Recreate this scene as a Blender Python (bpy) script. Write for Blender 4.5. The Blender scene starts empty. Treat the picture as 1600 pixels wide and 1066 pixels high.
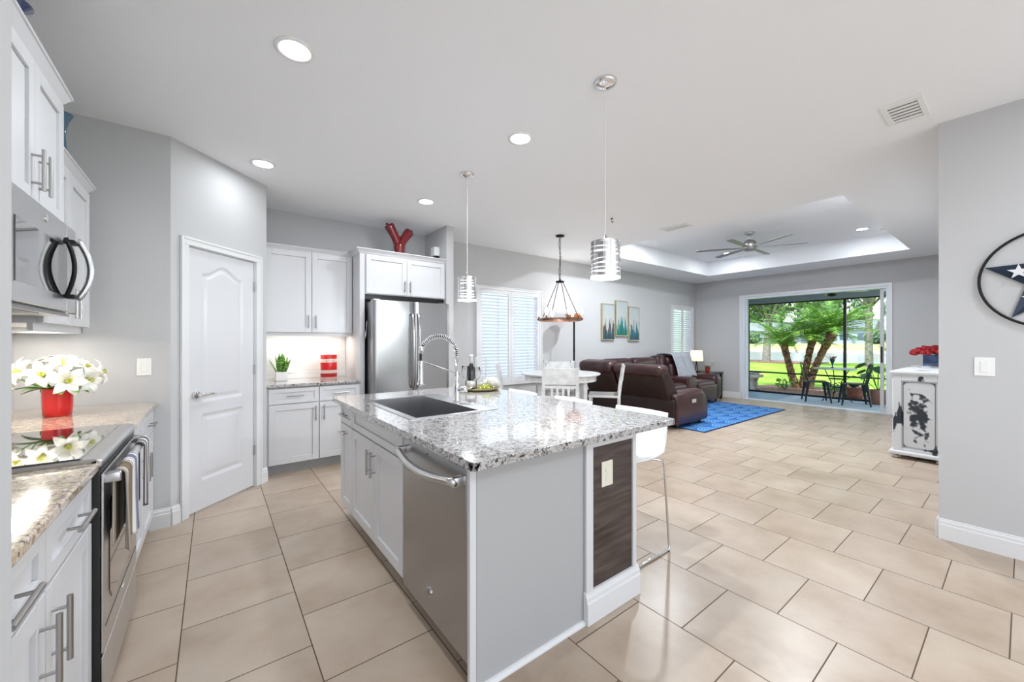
import bpy, bmesh, math, random
from mathutils import Vector, Matrix
random.seed(7)
PI = math.pi
sc = bpy.context.scene
COL = sc.collection

# ------------------------------------------------------------------ camera
YAW = math.radians(37.3); CH = 1.316; FPX = 611.6
cam_d = bpy.data.cameras.new('camera'); cam = bpy.data.objects.new('camera', cam_d); COL.objects.link(cam)
cam.location = (0, 0, CH); cam.rotation_euler = (PI/2, 0, -YAW)
cam_d.sensor_width = 36; cam_d.sensor_fit = 'HORIZONTAL'; cam_d.lens = 36*FPX/1600
cam_d.shift_y = 0.0005; cam_d.clip_start = .05; cam_d.clip_end = 600
sc.camera = cam
sc.view_settings.view_transform = 'Standard'; sc.view_settings.look = 'None'
sc.view_settings.exposure = 0.55; sc.view_settings.gamma = 1.0; sc.view_settings.use_curve_mapping = False

# ------------------------------------------------------------------ world, sun
w = bpy.data.worlds.new('sky'); sc.world = w; w.use_nodes = True
nt = w.node_tree; nt.nodes.clear()
out = nt.nodes.new('ShaderNodeOutputWorld'); bg = nt.nodes.new('ShaderNodeBackground')
tc = nt.nodes.new('ShaderNodeTexCoord'); sp = nt.nodes.new('ShaderNodeSeparateXYZ'); rp = nt.nodes.new('ShaderNodeValToRGB')
nt.links.new(tc.outputs['Generated'], sp.inputs[0]); nt.links.new(sp.outputs[2], rp.inputs[0])
rp.color_ramp.elements[0].position = 0.0; rp.color_ramp.elements[0].color = (.93, .96, 1, 1)
rp.color_ramp.elements[1].position = .6; rp.color_ramp.elements[1].color = (.62, .78, 1, 1)
nt.links.new(rp.outputs[0], bg.inputs[0]); nt.links.new(bg.outputs[0], out.inputs[0])
bg.inputs[1].default_value = 1.65
sd = bpy.data.lights.new('sun', 'SUN'); sd.energy = 4.5; sd.angle = .02; sd.color = (1, .96, .88)
so = bpy.data.objects.new('sun', sd); COL.objects.link(so)
so.rotation_euler = Vector((.5, .08, -.86)).to_track_quat('-Z', 'Y').to_euler(); so.location = (0, 0, 20)

def area(name, loc, size, power, color=(1, 1, 1), rot=(0, 0, 0), shape='DISK', sy=None, parent=None, spread=None):
    d = bpy.data.lights.new(name, 'AREA'); d.energy = power; d.shape = shape; d.size = size; d.color = color
    if sy: d.size_y = sy
    if spread: d.spread = spread
    o = bpy.data.objects.new(name, d); COL.objects.link(o); o.location = loc; o.rotation_euler = rot
    if parent: o.parent = parent
    return o
def point(name, loc, power, rad=.1, color=(1,1,1)):
    d = bpy.data.lights.new(name, 'POINT'); d.energy = power; d.shadow_soft_size = rad; d.color = color
    o = bpy.data.objects.new(name, d); COL.objects.link(o); o.location = loc; return o
CAN_W = 9; WARM = (.88, .94, 1)

# ------------------------------------------------------------------ materials
MATS = {}
def nodes_of(m): return m.node_tree.nodes, m.node_tree.links
def mat(name, col, rough=.5, metal=0, coat=0, emit=None, es=0, trans=0, spec=None, ior=None, alpha=None, sheen=0):
    m = bpy.data.materials.new(name); m.use_nodes = True
    b = m.node_tree.nodes['Principled BSDF']
    b.inputs['Base Color'].default_value = (*col, 1); b.inputs['Roughness'].default_value = rough
    b.inputs['Metallic'].default_value = metal; b.inputs['Coat Weight'].default_value = coat
    if emit: b.inputs['Emission Color'].default_value = (*emit, 1); b.inputs['Emission Strength'].default_value = es
    if trans: b.inputs['Transmission Weight'].default_value = trans
    if spec is not None: b.inputs['Specular IOR Level'].default_value = spec
    if ior: b.inputs['IOR'].default_value = ior
    if sheen: b.inputs['Sheen Weight'].default_value = sheen
    MATS[name] = m
    return m
def bump(m, scale, strength, dist=.002, detail=2, vec=None, stretch=None):
    n, l = nodes_of(m); b = n['Principled BSDF']
    t = n.new('ShaderNodeTexCoord'); mp = n.new('ShaderNodeMapping'); no = n.new('ShaderNodeTexNoise'); bp = n.new('ShaderNodeBump')
    l.new(t.outputs['Object'], mp.inputs[0]); l.new(mp.outputs[0], no.inputs['Vector'])
    if stretch: mp.inputs['Scale'].default_value = stretch
    no.inputs['Scale'].default_value = scale; no.inputs['Detail'].default_value = detail
    bp.inputs['Strength'].default_value = strength; bp.inputs['Distance'].default_value = dist
    l.new(no.outputs[0], bp.inputs['Height']); l.new(bp.outputs[0], b.inputs['Normal'])
    return no
def ramp(n, stops, interp='LINEAR'):
    r = n.new('ShaderNodeValToRGB'); r.color_ramp.interpolation = interp
    e = r.color_ramp.elements
    e[0].position = stops[0][0]; e[0].color = (*stops[0][1], 1)
    e[1].position = stops[-1][0]; e[1].color = (*stops[-1][1], 1)
    for p, c in stops[1:-1]:
        x = e.new(p); x.color = (*c, 1)
    return r
def noise_mat(name, stops, scale, rough=.5, detail=4, stretch=None, bumpst=0, coat=0, metal=0, bdist=.002, spec=None):
    m = mat(name, stops[0][1], rough, metal, coat, spec=spec); n, l = nodes_of(m); b = n['Principled BSDF']
    t = n.new('ShaderNodeTexCoord'); mp = n.new('ShaderNodeMapping'); no = n.new('ShaderNodeTexNoise')
    l.new(t.outputs['Object'], mp.inputs[0]); l.new(mp.outputs[0], no.inputs['Vector'])
    if stretch: mp.inputs['Scale'].default_value = stretch
    no.inputs['Scale'].default_value = scale; no.inputs['Detail'].default_value = detail
    r = ramp(n, stops); l.new(no.outputs[0], r.inputs[0]); l.new(r.outputs[0], b.inputs['Base Color'])
    if bumpst:
        bp = n.new('ShaderNodeBump'); bp.inputs['Strength'].default_value = bumpst; bp.inputs['Distance'].default_value = bdist
        l.new(no.outputs[0], bp.inputs['Height']); l.new(bp.outputs[0], b.inputs['Normal'])
    return m

WALL = mat('wall paint grey', (.54, .54, .545), .85); bump(WALL, 260, .25, .001)
CEIL = mat('ceiling paint', (.89, .905, .93), .9); bump(CEIL, 120, .35, .002)
TRIM = mat('trim white', (.74, .74, .745), .35)
CAB = mat('cabinet white', (.66, .66, .675), .32)
TOE = mat('toe kick shaded', (.45, .46, .47), .6)  # shadow of the toe recess put into the base colour
PANELG = mat('island panel light grey', (.42, .42, .425), .55); bump(PANELG, 180, .2, .001)
def steel(name, col=.42, rough=.26, vertical=True):
    m = mat(name, (col, col*1.0, col*1.01), rough, 1)
    bump(m, 60, .12, .001, 2, stretch=(30, 30, .4) if vertical else (.4, .4, 60))
    return m
STEEL = steel('stainless steel'); STEELH = steel('stainless steel brushed sideways', .62, .28, False)
STEELD = steel('dark stainless', .30, .3)
NICKEL = mat('brushed nickel', (.42, .41, .40), .32, 1)
CHROME = mat('chrome', (.82, .82, .83), .08, 1)
BLACKGL = mat('black glass', (.012, .012, .014), .04, 0, 1.0)
BLACK = mat('black enamel', (.012, .012, .012), .3)
BLACKM = mat('black metal', (.015, .015, .016), .45, .6)
COOK = mat('cooktop glass', (.03, .03, .032), .03, 0, 1.0, spec=.9)
PLASTW = mat('white plastic', (.85, .85, .84), .3)
LOUV = mat('louver shaded white', (.60, .61, .63), .45)  # white louvers, darkened in colour to imitate shade on the slats
IVORY = mat('ivory plastic', (.75, .71, .60), .35)
STOOLW = mat('stool white plastic', (.86, .86, .86), .18)
REDG = mat('red glaze', (.70, .005, .008), .12, 0, .6)
DRED = mat('dark red glaze', (.15, .002, .006), .1, 0, .6)
GLASSC = mat('clear glass', (1, 1, 1), .0, trans=1, ior=1.12)
PANE = mat('window pane', (1, 1, 1), .0, trans=1, ior=1.02)
BLUEGL = mat('blue glass', (.03, .05, .16), .08, 0, 1)
TEALGL = mat('teal glass', (.03, .12, .20), .08, 0, 1)
LEAF = noise_mat('leaf green', [(.3, (.03, .13, .015)), (.7, (.14, .33, .04))], 30, .45)
DLEAF = mat('dark leaf', (.02, .10, .02), .4)
PETALW = mat('petal white', (.88, .87, .82), .55)
STAMEN = mat('stamen yellow', (.55, .55, .06), .6)
CERW = mat('white ceramic', (.80, .78, .74), .3)
FABW = mat('lamp shade fabric', (.9, .8, .62), .8, emit=(1, .82, .52), es=.75)
LENS = mat('lit lens', (1, 1, 1), .5, emit=(1, .99, .96), es=6)
BULB = mat('lit bulb', (1, 1, 1), .4, emit=(1, .93, .82), es=8)
COPPER = noise_mat('weathered copper brown', [(.3, (.10, .045, .028)), (.7, (.30, .16, .11))], 25, .4, metal=.5)
AMBER = mat('amber bowl glass', (.32, .10, .03), .25, 0, .5, emit=(1, .35, .1), es=.15)
FURNW = noise_mat('painted white furniture', [(.35, (.62, .62, .62)), (.65, (.78, .78, .77))], 12, .28, coat=.4)
PATIO = noise_mat('patio concrete blue grey', [(.3, (.20, .29, .38)), (.7, (.26, .36, .46))], 3, .5)
PATIOR = noise_mat('pale outdoor mat', [(.3, (.36, .44, .50)), (.7, (.46, .54, .60))], 60, .9)
LANAIW = mat('lanai paint', (.36, .43, .47), .8)
BRONZE = mat('dark bronze frame', (.012, .014, .015), .4, .3)
TERRA = noise_mat('terracotta', [(.3, (.30, .14, .10)), (.7, (.42, .22, .17))], 10, .8)
STONEM = noise_mat('garden stone', [(.3, (.30, .29, .27)), (.7, (.50, .48, .45))], 14, .85, bumpst=.4, bdist=.01)
GRASSM = noise_mat('lawn grass', [(.3, (.13, .28, .03)), (.55, (.24, .42, .05)), (.75, (.40, .52, .12))], .9, .9, 8, spec=.1)
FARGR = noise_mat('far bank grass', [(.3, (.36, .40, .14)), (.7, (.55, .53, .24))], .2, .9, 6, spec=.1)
MULCH = noise_mat('bark mulch', [(.3, (.06, .03, .02)), (.5, (.20, .11, .08)), (.75, (.42, .28, .20))], 18, .95, 8, bumpst=.8, bdist=.03)
PTRUNK = noise_mat('palm trunk', [(.35, (.05, .03, .02)), (.5, (.22, .13, .07)), (.7, (.42, .28, .15))], 14, .9, 6, bumpst=1, bdist=.03)
PFROND = noise_mat('palm frond', [(.3, (.04, .17, .02)), (.7, (.26, .46, .06))], 4, .45)
TRUNKG = noise_mat('grey bark', [(.3, (.12, .12, .10)), (.7, (.30, .29, .26))], 6, .9)
TLEAF = noise_mat('tree leaves', [(.3, (.04, .11, .03)), (.7, (.20, .32, .10))], .8, .6)
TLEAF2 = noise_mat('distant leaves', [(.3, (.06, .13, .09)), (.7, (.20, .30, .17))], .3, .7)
WATER = mat('pond water', (.30, .34, .34), .12, spec=.8)
n_, l_ = nodes_of(WATER)
bump(WATER, 1.5, .25, .05, 3)
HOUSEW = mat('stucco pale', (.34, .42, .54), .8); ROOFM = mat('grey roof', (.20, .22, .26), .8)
GRIT = mat('frame champagne', (.50, .44, .30), .35, .5)

# leather
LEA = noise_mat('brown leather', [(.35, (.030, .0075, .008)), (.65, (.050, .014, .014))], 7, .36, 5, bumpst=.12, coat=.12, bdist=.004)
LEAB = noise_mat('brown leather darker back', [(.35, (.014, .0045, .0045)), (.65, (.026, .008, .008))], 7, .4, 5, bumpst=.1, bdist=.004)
BLANK = noise_mat('grey blanket', [(.35, (.34, .36, .40)), (.65, (.50, .52, .56))], 60, .95, bumpst=.4)

# granite
def granite(name, stops, s1=95, coat=.6, warm=None):
    m = mat(name, (.6, .6, .6), .11, 0, coat); n, l = nodes_of(m); b = n['Principled BSDF']
    t = n.new('ShaderNodeTexCoord')
    no = n.new('ShaderNodeTexNoise'); no.inputs['Scale'].default_value = 60; no.inputs['Detail'].default_value = 3
    mix = n.new('ShaderNodeMix'); mix.data_type = 'VECTOR'; mix.inputs['Factor'].default_value = .025
    l.new(t.outputs['Object'], no.inputs['Vector']); l.new(t.outputs['Object'], mix.inputs['A']); l.new(no.outputs['Color'], mix.inputs['B'])
    v = n.new('ShaderNodeTexVoronoi'); v.inputs['Scale'].default_value = s1; l.new(mix.outputs['Result'], v.inputs['Vector'])
    sx = n.new('ShaderNodeSeparateColor'); l.new(v.outputs['Color'], sx.inputs[0])
    n2 = n.new('ShaderNodeTexNoise'); n2.inputs['Scale'].default_value = 41; n2.inputs['Detail'].default_value = 5; l.new(t.outputs['Object'], n2.inputs['Vector'])
    ad = n.new('ShaderNodeMath'); ad.operation = 'MULTIPLY_ADD'; l.new(n2.outputs[0], ad.inputs[0]); ad.inputs[1].default_value = 1.6; ad.inputs[2].default_value = -.8
    a2 = n.new('ShaderNodeMath'); a2.operation = 'ADD'; l.new(ad.outputs[0], a2.inputs[0]); l.new(sx.outputs[0], a2.inputs[1])
    r = ramp(n, stops); l.new(a2.outputs[0], r.inputs[0]); l.new(r.outputs[0], b.inputs['Base Color'])
    return m
GRAN = granite('white granite', [(.0, (.015, .013, .012)), (.06, (.06, .045, .04)), (.14, (.20, .17, .16)), (.34, (.31, .295, .285)), (.58, (.41, .395, .385)), (.9, (.51, .495, .485))], 140)
GRANB = granite('beige granite', [(.0, (.10, .07, .06)), (.10, (.26, .19, .15)), (.25, (.50, .38, .27)), (.5, (.58, .45, .32)), (.75, (.64, .53, .40)), (.95, (.70, .62, .52))], 120)

# floor tile, 18 inch, half offset rows
def tile_mat():
    m = mat('floor tile', (.6, .5, .4), .2, 0, 0); n, l = nodes_of(m); b = n['Principled BSDF']
    t = n.new('ShaderNodeTexCoord'); s = n.new('ShaderNodeSeparateXYZ'); l.new(t.outputs['Object'], s.inputs[0])
    def M(op, a, c=None, d=None):
        x = n.new('ShaderNodeMath'); x.operation = op
        for i, q in enumerate((a, c, d)):
            if q is None: continue
            if isinstance(q, (int, float)): x.inputs[i].default_value = q
            else: l.new(q, x.inputs[i])
        return x.outputs[0]
    u = M('DIVIDE', M('SUBTRACT', s.outputs[0], 1.7087), .4565)
    cu = M('FLOOR', u); fu = M('FRACT', u)
    od = M('MULTIPLY', M('FLOORED_MODULO', cu, 2), .5)
    v = M('ADD', M('DIVIDE', M('SUBTRACT', s.outputs[1], .0411), .458), od)
    cv = M('FLOOR', v); fv = M('FRACT', v)
    eu = M('MINIMUM', fu, M('SUBTRACT', 1, fu)); ev = M('MINIMUM', fv, M('SUBTRACT', 1, fv))
    e = M('MINIMUM', eu, ev)
    gm = M('GREATER_THAN', e, .0052)
    cb = n.new('ShaderNodeCombineXYZ'); l.new(cu, cb.inputs[0]); l.new(cv, cb.inputs[1])
    wn = n.new('ShaderNodeTexWhiteNoise'); l.new(cb.outputs[0], wn.inputs['Vector'])
    # noise with per tile offset
    va = n.new('ShaderNodeVectorMath'); va.operation = 'MULTIPLY_ADD'; l.new(wn.outputs['Color'], va.inputs[0]); va.inputs[1].default_value = (9, 9, 9); l.new(t.outputs['Object'], va.inputs[2])
    no = n.new('ShaderNodeTexNoise'); no.inputs['Scale'].default_value = 2.6; no.inputs['Detail'].default_value = 7; no.inputs['Roughness'].default_value = .6
    l.new(va.outputs[0], no.inputs['Vector'])
    r = ramp(n, [(.3, (.38, .285, .205)), (.5, (.47, .37, .285)), (.72, (.54, .45, .36))]); l.new(no.outputs[0], r.inputs[0])
    hs = n.new('ShaderNodeHueSaturation'); l.new(r.outputs[0], hs.inputs['Color'])
    l.new(M('MULTIPLY_ADD', wn.outputs['Value'], .12, .94), hs.inputs['Value'])
    mx = n.new('ShaderNodeMix'); mx.data_type = 'RGBA'; l.new(gm, mx.inputs['Factor']); mx.inputs['A'].default_value = (.10, .065, .04, 1)
    l.new(hs.outputs[0], mx.inputs['B']); l.new(mx.outputs['Result'], b.inputs['Base Color'])
    l.new(M('MULTIPLY_ADD', gm, -.48, .8), b.inputs['Roughness'])
    bp = n.new('ShaderNodeBump'); bp.inputs['Strength'].default_value = .6; bp.inputs['Distance'].default_value = .002
    l.new(gm, bp.inputs['Height']); l.new(bp.outputs[0], b.inputs['Normal'])
    return m
TILE = tile_mat()

def stripes_mat(name, stops, axis=0, rough=.9, scale=1.0, interp='CONSTANT', wobble=.0):
    """colour bands across one local axis, as printed or woven in the thing"""
    m = mat(name, stops[0][1], rough); n, l = nodes_of(m); b = n['Principled BSDF']
    t = n.new('ShaderNodeTexCoord'); s = n.new('ShaderNodeSeparateXYZ'); l.new(t.outputs['Object'], s.inputs[0])
    mm = n.new('ShaderNodeMath'); mm.operation = 'MULTIPLY'; l.new(s.outputs[axis], mm.inputs[0]); mm.inputs[1].default_value = scale
    r = ramp(n, stops, interp); l.new(mm.outputs[0], r.inputs[0]); l.new(r.outputs[0], b.inputs['Base Color'])
    return m

def wood_mat(name, stops, scale=3, stretch=(1, 1, 12), rough=.5):
    m = mat(name, stops[0][1], rough); n, l = nodes_of(m); b = n['Principled BSDF']
    t = n.new('ShaderNodeTexCoord'); mp = n.new('ShaderNodeMapping'); l.new(t.outputs['Object'], mp.inputs[0]); mp.inputs['Scale'].default_value = stretch
    no = n.new('ShaderNodeTexNoise'); no.inputs['Scale'].default_value = scale; no.inputs['Detail'].default_value = 8; no.inputs['Distortion'].default_value = .4
    l.new(mp.outputs[0], no.inputs['Vector'])
    r = ramp(n, stops); l.new(no.outputs[0], r.inputs[0]); l.new(r.outputs[0], b.inputs['Base Color'])
    return m
DWOOD = wood_mat('dark stained wood', [(.3, (.028, .018, .015)), (.5, (.060, .042, .036)), (.7, (.10, .075, .065))], 4, (1, 1, 10))
BLWOOD = mat('dark table wood', (.03, .02, .018), .3)

# ------------------------------------------------------------------ mesh builder
class MB:
    def __init__(s): s.bm = bmesh.new()
    def box(s, x0, y0, z0, x1, y1, z1, rot=None, about=None):
        vs = [s.bm.verts.new(p) for p in ((x0,y0,z0),(x1,y0,z0),(x1,y1,z0),(x0,y1,z0),(x0,y0,z1),(x1,y0,z1),(x1,y1,z1),(x0,y1,z1))]
        for f in ((0,3,2,1),(4,5,6,7),(0,1,5,4),(1,2,6,5),(2,3,7,6),(3,0,4,7)): s.bm.faces.new([vs[i] for i in f])
        if rot is not None:
            c = Vector(about) if about else Vector(((x0+x1)/2,(y0+y1)/2,(z0+z1)/2))
            for v in vs: v.co = rot @ (v.co-c) + c
        return vs
    def rbox(s, x0, y0, z0, x1, y1, z1, r, seg=3, rot=None, about=None):
        b = bmesh.new()
        vs = [b.verts.new(p) for p in ((x0,y0,z0),(x1,y0,z0),(x1,y1,z0),(x0,y1,z0),(x0,y0,z1),(x1,y0,z1),(x1,y1,z1),(x0,y1,z1))]
        for f in ((0,3,2,1),(4,5,6,7),(0,1,5,4),(1,2,6,5),(2,3,7,6),(3,0,4,7)): b.faces.new([vs[i] for i in f])
        bmesh.ops.bevel(b, geom=b.edges[:]+b.verts[:], offset=r, segments=seg, affect='EDGES', profile=.5)
        c = Vector(about) if about else Vector(((x0+x1)/2,(y0+y1)/2,(z0+z1)/2))
        mp = {}; b.verts.index_update()
        for v in b.verts:
            p = v.co if rot is None else rot @ (v.co-c) + c
            mp[v.index] = s.bm.verts.new(p)
        for f in b.faces: s.bm.faces.new([mp[v.index] for v in f.verts])
        b.free()
    def tube(s, pts, r, seg=8, closed=False, caps=True):
        pts = [Vector(p) for p in pts]; n = len(pts); rings = []
        rs = r if isinstance(r, (list, tuple)) else [r]*n
        up = None
        for i, p in enumerate(pts):
            if closed: t = pts[(i+1)%n]-pts[i-1]
            elif i == 0: t = pts[1]-pts[0]
            elif i == n-1: t = pts[-1]-pts[-2]
            else: t = (pts[i+1]-pts[i]).normalized()+(pts[i]-pts[i-1]).normalized()
            t.normalize()
            if up is None:
                up = Vector((0,0,1)) if abs(t.z) < .9 else Vector((1,0,0))
            a = t.cross(up)
            if a.length < 1e-4: a = t.cross(Vector((0,1,0)))
            a.normalize(); up = a.cross(t).normalized()
            rings.append([s.bm.verts.new(p + rs[i]*(math.cos(2*PI*k/seg)*a+math.sin(2*PI*k/seg)*up)) for k in range(seg)])
        for i in range(n if closed else n-1):
            A, B = rings[i], rings[(i+1)%n]
            for k in range(seg): s.bm.faces.new((A[k], A[(k+1)%seg], B[(k+1)%seg], B[k]))
        if caps and not closed:
            s.bm.faces.new(rings[0]); s.bm.faces.new(rings[-1][::-1])
    def cyl(s, p0, p1, r, seg=16, r2=None): s.tube([p0, p1], [r, r if r2 is None else r2], seg)
    def lathe(s, prof, c=(0,0,0), seg=24, axis='z', close=False):
        rings = []
        for (r, z) in prof:
            ring = []
            for k in range(seg):
                a = 2*PI*k/seg; q = (r*math.cos(a), r*math.sin(a), z)
                if axis == 'y': q = (q[0], q[2], q[1])
                if axis == 'x': q = (q[2], q[0], q[1])
                ring.append(s.bm.verts.new((c[0]+q[0], c[1]+q[1], c[2]+q[2])))
            rings.append(ring)
        m = len(rings)
        for i in range(m if close else m-1):
            A, B = rings[i], rings[(i+1)%m]
            for k in range(seg): s.bm.faces.new((A[k], A[(k+1)%seg], B[(k+1)%seg], B[k]))
        if not close:
            if prof[0][0] > 1e-5: s.bm.faces.new(rings[0][::-1])
            if prof[-1][0] > 1e-5: s.bm.faces.new(rings[-1])
    def prism(s, poly, z0, z1, f=None):
        """poly in (a,b), extruded z0..z1; f maps (a,b,z)->xyz"""
        f = f or (lambda a, b, z: (a, b, z))
        A = [s.bm.verts.new(f(a, b, z0)) for a, b in poly]; B = [s.bm.verts.new(f(a, b, z1)) for a, b in poly]
        s.bm.faces.new(A[::-1]); s.bm.faces.new(B); n = len(poly)
        for i in range(n): s.bm.faces.new((A[i], A[(i+1)%n], B[(i+1)%n], B[i]))
    def grid(s, fn, nu, nv):
        V = [[s.bm.verts.new(fn(i/nu, j/nv)) for j in range(nv+1)] for i in range(nu+1)]
        for i in range(nu):
            for j in range(nv): s.bm.faces.new((V[i][j], V[i+1][j], V[i+1][j+1], V[i][j+1]))
    def face(s, pts): s.bm.faces.new([s.bm.verts.new(p) for p in pts])
    def done(s, name, m, parent=None, bevel=0, smooth=False, sub=0, solid=0, weld=False):
        if weld or sub: bmesh.ops.remove_doubles(s.bm, verts=s.bm.verts, dist=1e-5)
        bmesh.ops.recalc_face_normals(s.bm, faces=s.bm.faces)
        me = bpy.data.meshes.new(name); s.bm.to_mesh(me); s.bm.free(); me.materials.append(m)
        o = bpy.data.objects.new(name, me); COL.objects.link(o)
        if parent: o.parent = parent
        if smooth:
            for p in me.polygons: p.use_smooth = True
        if solid: q = o.modifiers.new('solid', 'SOLIDIFY'); q.thickness = solid; q.offset = 0
        if bevel: q = o.modifiers.new('bevel', 'BEVEL'); q.width = bevel; q.segments = 2; q.limit_method = 'ANGLE'; q.angle_limit = .7
        if sub: q = o.modifiers.new('sub', 'SUBSURF'); q.levels = sub; q.render_levels = sub
        return o
def smooth_auto(o, ang=40):
    me = o.data
    for p in me.polygons: p.use_smooth = True
    b = bmesh.new(); b.from_mesh(me)
    for e in b.edges:
        if len(e.link_faces) == 2 and e.calc_face_angle(0) > math.radians(ang): e.smooth = False
    b.to_mesh(me); b.free()
    return o
def thing(name, label, cat, loc=(0,0,0), rotz=0, group=None):
    o = bpy.data.objects.new(name, None); COL.objects.link(o); o.location = loc; o.rotation_euler = (0,0,rotz)
    o.empty_display_size = .1
    return tag(o, label, cat, group)
def tag(o, label, cat, group=None):
    o['label'] = label; o['category'] = cat
    if group: o['group'] = group
    return o
def struct(o): o['kind'] = 'structure'; return o
def dup(root, loc, rotz, label, group=None):
    r = root.copy(); COL.objects.link(r); r.location = loc; r.rotation_euler = (0,0,rotz); r['label'] = label
    if group: r['group'] = group
    def rec(a, b):
        for ch in list(a.children):
            c = ch.copy(); COL.objects.link(c); c.parent = b; rec(ch, c)
    rec(root, r); return r
def RX(a): return Matrix.Rotation(a, 3, 'X')
def RY(a): return Matrix.Rotation(a, 3, 'Y')
def RZ(a): return Matrix.Rotation(a, 3, 'Z')

# ================================================================== STRUCTURE
H = 2.78; YN = 5.05; XE = 9.70; XL = -.96; XS = 3.875; YS = .355; CT = .895
b = MB(); b.box(-4, -3.2, -.12, XE+.12, YN+.12, 0); struct(b.done('floor', TILE))
# ceiling with tray
TX0, TX1, TY0, TY1, TZ = 5.0, 8.78, 1.11, 4.29, 3.09
b = MB()
b.box(-4, -3.2, H, TX0, YN+.12, H+.5); b.box(TX1, -3.2, H, XE+.15, YN+.12, H+.5)
b.box(TX0, -3.2, H, TX1, TY0, H+.5); b.box(TX0, TY1, H, TX1, YN+.12, H+.5)
b.box(TX0-.1, TY0-.1, TZ, TX1+.1, TY1+.1, H+.5)
struct(b.done('ceiling', CEIL))
def wall(name, a0, a1, z0, z1, t0, t1, axis, holes=(), m=WALL):
    """slab along a (x or y), thickness t0..t1 on the other axis, with rectangular holes (a0,a1,z0,z1)"""
    b = MB()
    def put(p, q, r, s_):
        if q-p < 1e-4 or s_-r < 1e-4: return
        if axis == 'x': b.box(p, t0, r, q, t1, s_)
        else: b.box(t0, p, r, t1, q, s_)
    cur = a0
    for (h0, h1, c, d) in sorted(holes):
        put(cur, h0, z0, z1); put(h0, h1, z0, c); put(h0, h1, d, z1); cur = h1
    put(cur, a1, z0, z1)
    return struct(b.done(name, m))
W1 = (3.17, 4.455, .70, 2.14); W2 = (8.55, 9.475, .95, 2.14)
wall('wall_back', .40, XE+.15, 0, H, YN, YN+.15, 'x', [W1, W2])
DY0, DY1, DZ = 1.50, 3.97, 2.33
wall('wall_right', .20, YN, 0, H, XE, XE+.15, 'y', [(DY0, DY1, 0, DZ)])
wall('wall_left', 1.00, 3.70, 0, H, XL-.12, XL, 'y')
wall('wall_unseen_block', -3.2, .84, 0, H, -2.6, -2.48, 'y')  # added unseen wall, cuts the daylight reaching the star wall
wall('wall_pantry', XL, -.245, 0, H, 3.70, 3.80, 'x')
wall('wall_front', XS, XE, 0, H, YS-.14, YS, 'x')        # living room side wall
wall('wall_star', -3.0, YS-.14, 0, H, XS, XS+.14, 'y')
wall('wall_fridge', 4.42, YN, 0, H, 2.33, 2.43, 'y')
wall('wall_corner', 4.345, YN, 0, H, .30, .395, 'y')
# entry stub wall beside the camera
b = MB(); b.rbox(XL-.12, .84, 0, -.256, .99, H, .012, 2); struct(b.done('wall_entry', WALL, smooth=False))
# diagonal pantry wall with door hole (local x along wall)
DIA = (-.245, 3.70); DL = .905; d0, d1, dz = .118, .778, 2.045
b = MB(); b.box(0, 0, 0, d0, .1, H); b.box(d1, 0, 0, DL, .1, H); b.box(d0, 0, dz, d1, .1, H)
o = struct(b.done('wall_diagonal', WALL)); o.location = (DIA[0], DIA[1], 0); o.rotation_euler = (0,0,PI/4)
# baseboards
def baseboard(name, p, q, side=1):
    """runs p->q, profile sticks out to the left of travel when side=1"""
    p = Vector((*p, 0)); q = Vector((*q, 0)); L = (q-p).length; ang = math.atan2(q.y-p.y, q.x-p.x)
    prof = [(0,0),(.016,0),(.016,.095),(.012,.1),(.012,.118),(.007,.124),(.006,.133),(0,.135)]
    b = MB(); b.prism([(a*side, z) for a, z in prof], 0, L, lambda a, z, t: (t, a, z))
    o = struct(b.done(name, TRIM)); o.location = p; o.rotation_euler = (0,0,ang)
baseboard('baseboard_pantry', (-.36, 3.70), (-.245, 3.70), -1)
def dg(s_): return (DIA[0]+s_*math.sqrt(.5), DIA[1]+s_*math.sqrt(.5))
baseboard('baseboard_diagonal', dg(0), dg(.062), -1)
baseboard('baseboard_diagonal_right', dg(.834), dg(DL), -1)
baseboard('baseboard_star', (XS, -3.0), (XS, YS), 1)
baseboard('baseboard_star_end', (XS, YS), (6.0, YS), 1)
baseboard('baseboard_back', (2.43, YN), (XE, YN), -1)
baseboard('baseboard_right', (XE, DY1+.0), (XE, YN), 1)
baseboard('baseboard_right_near', (XE, YS), (XE, DY0), 1)
baseboard('baseboard_fridge', (2.43, 4.42), (2.43, YN), -1)

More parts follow.
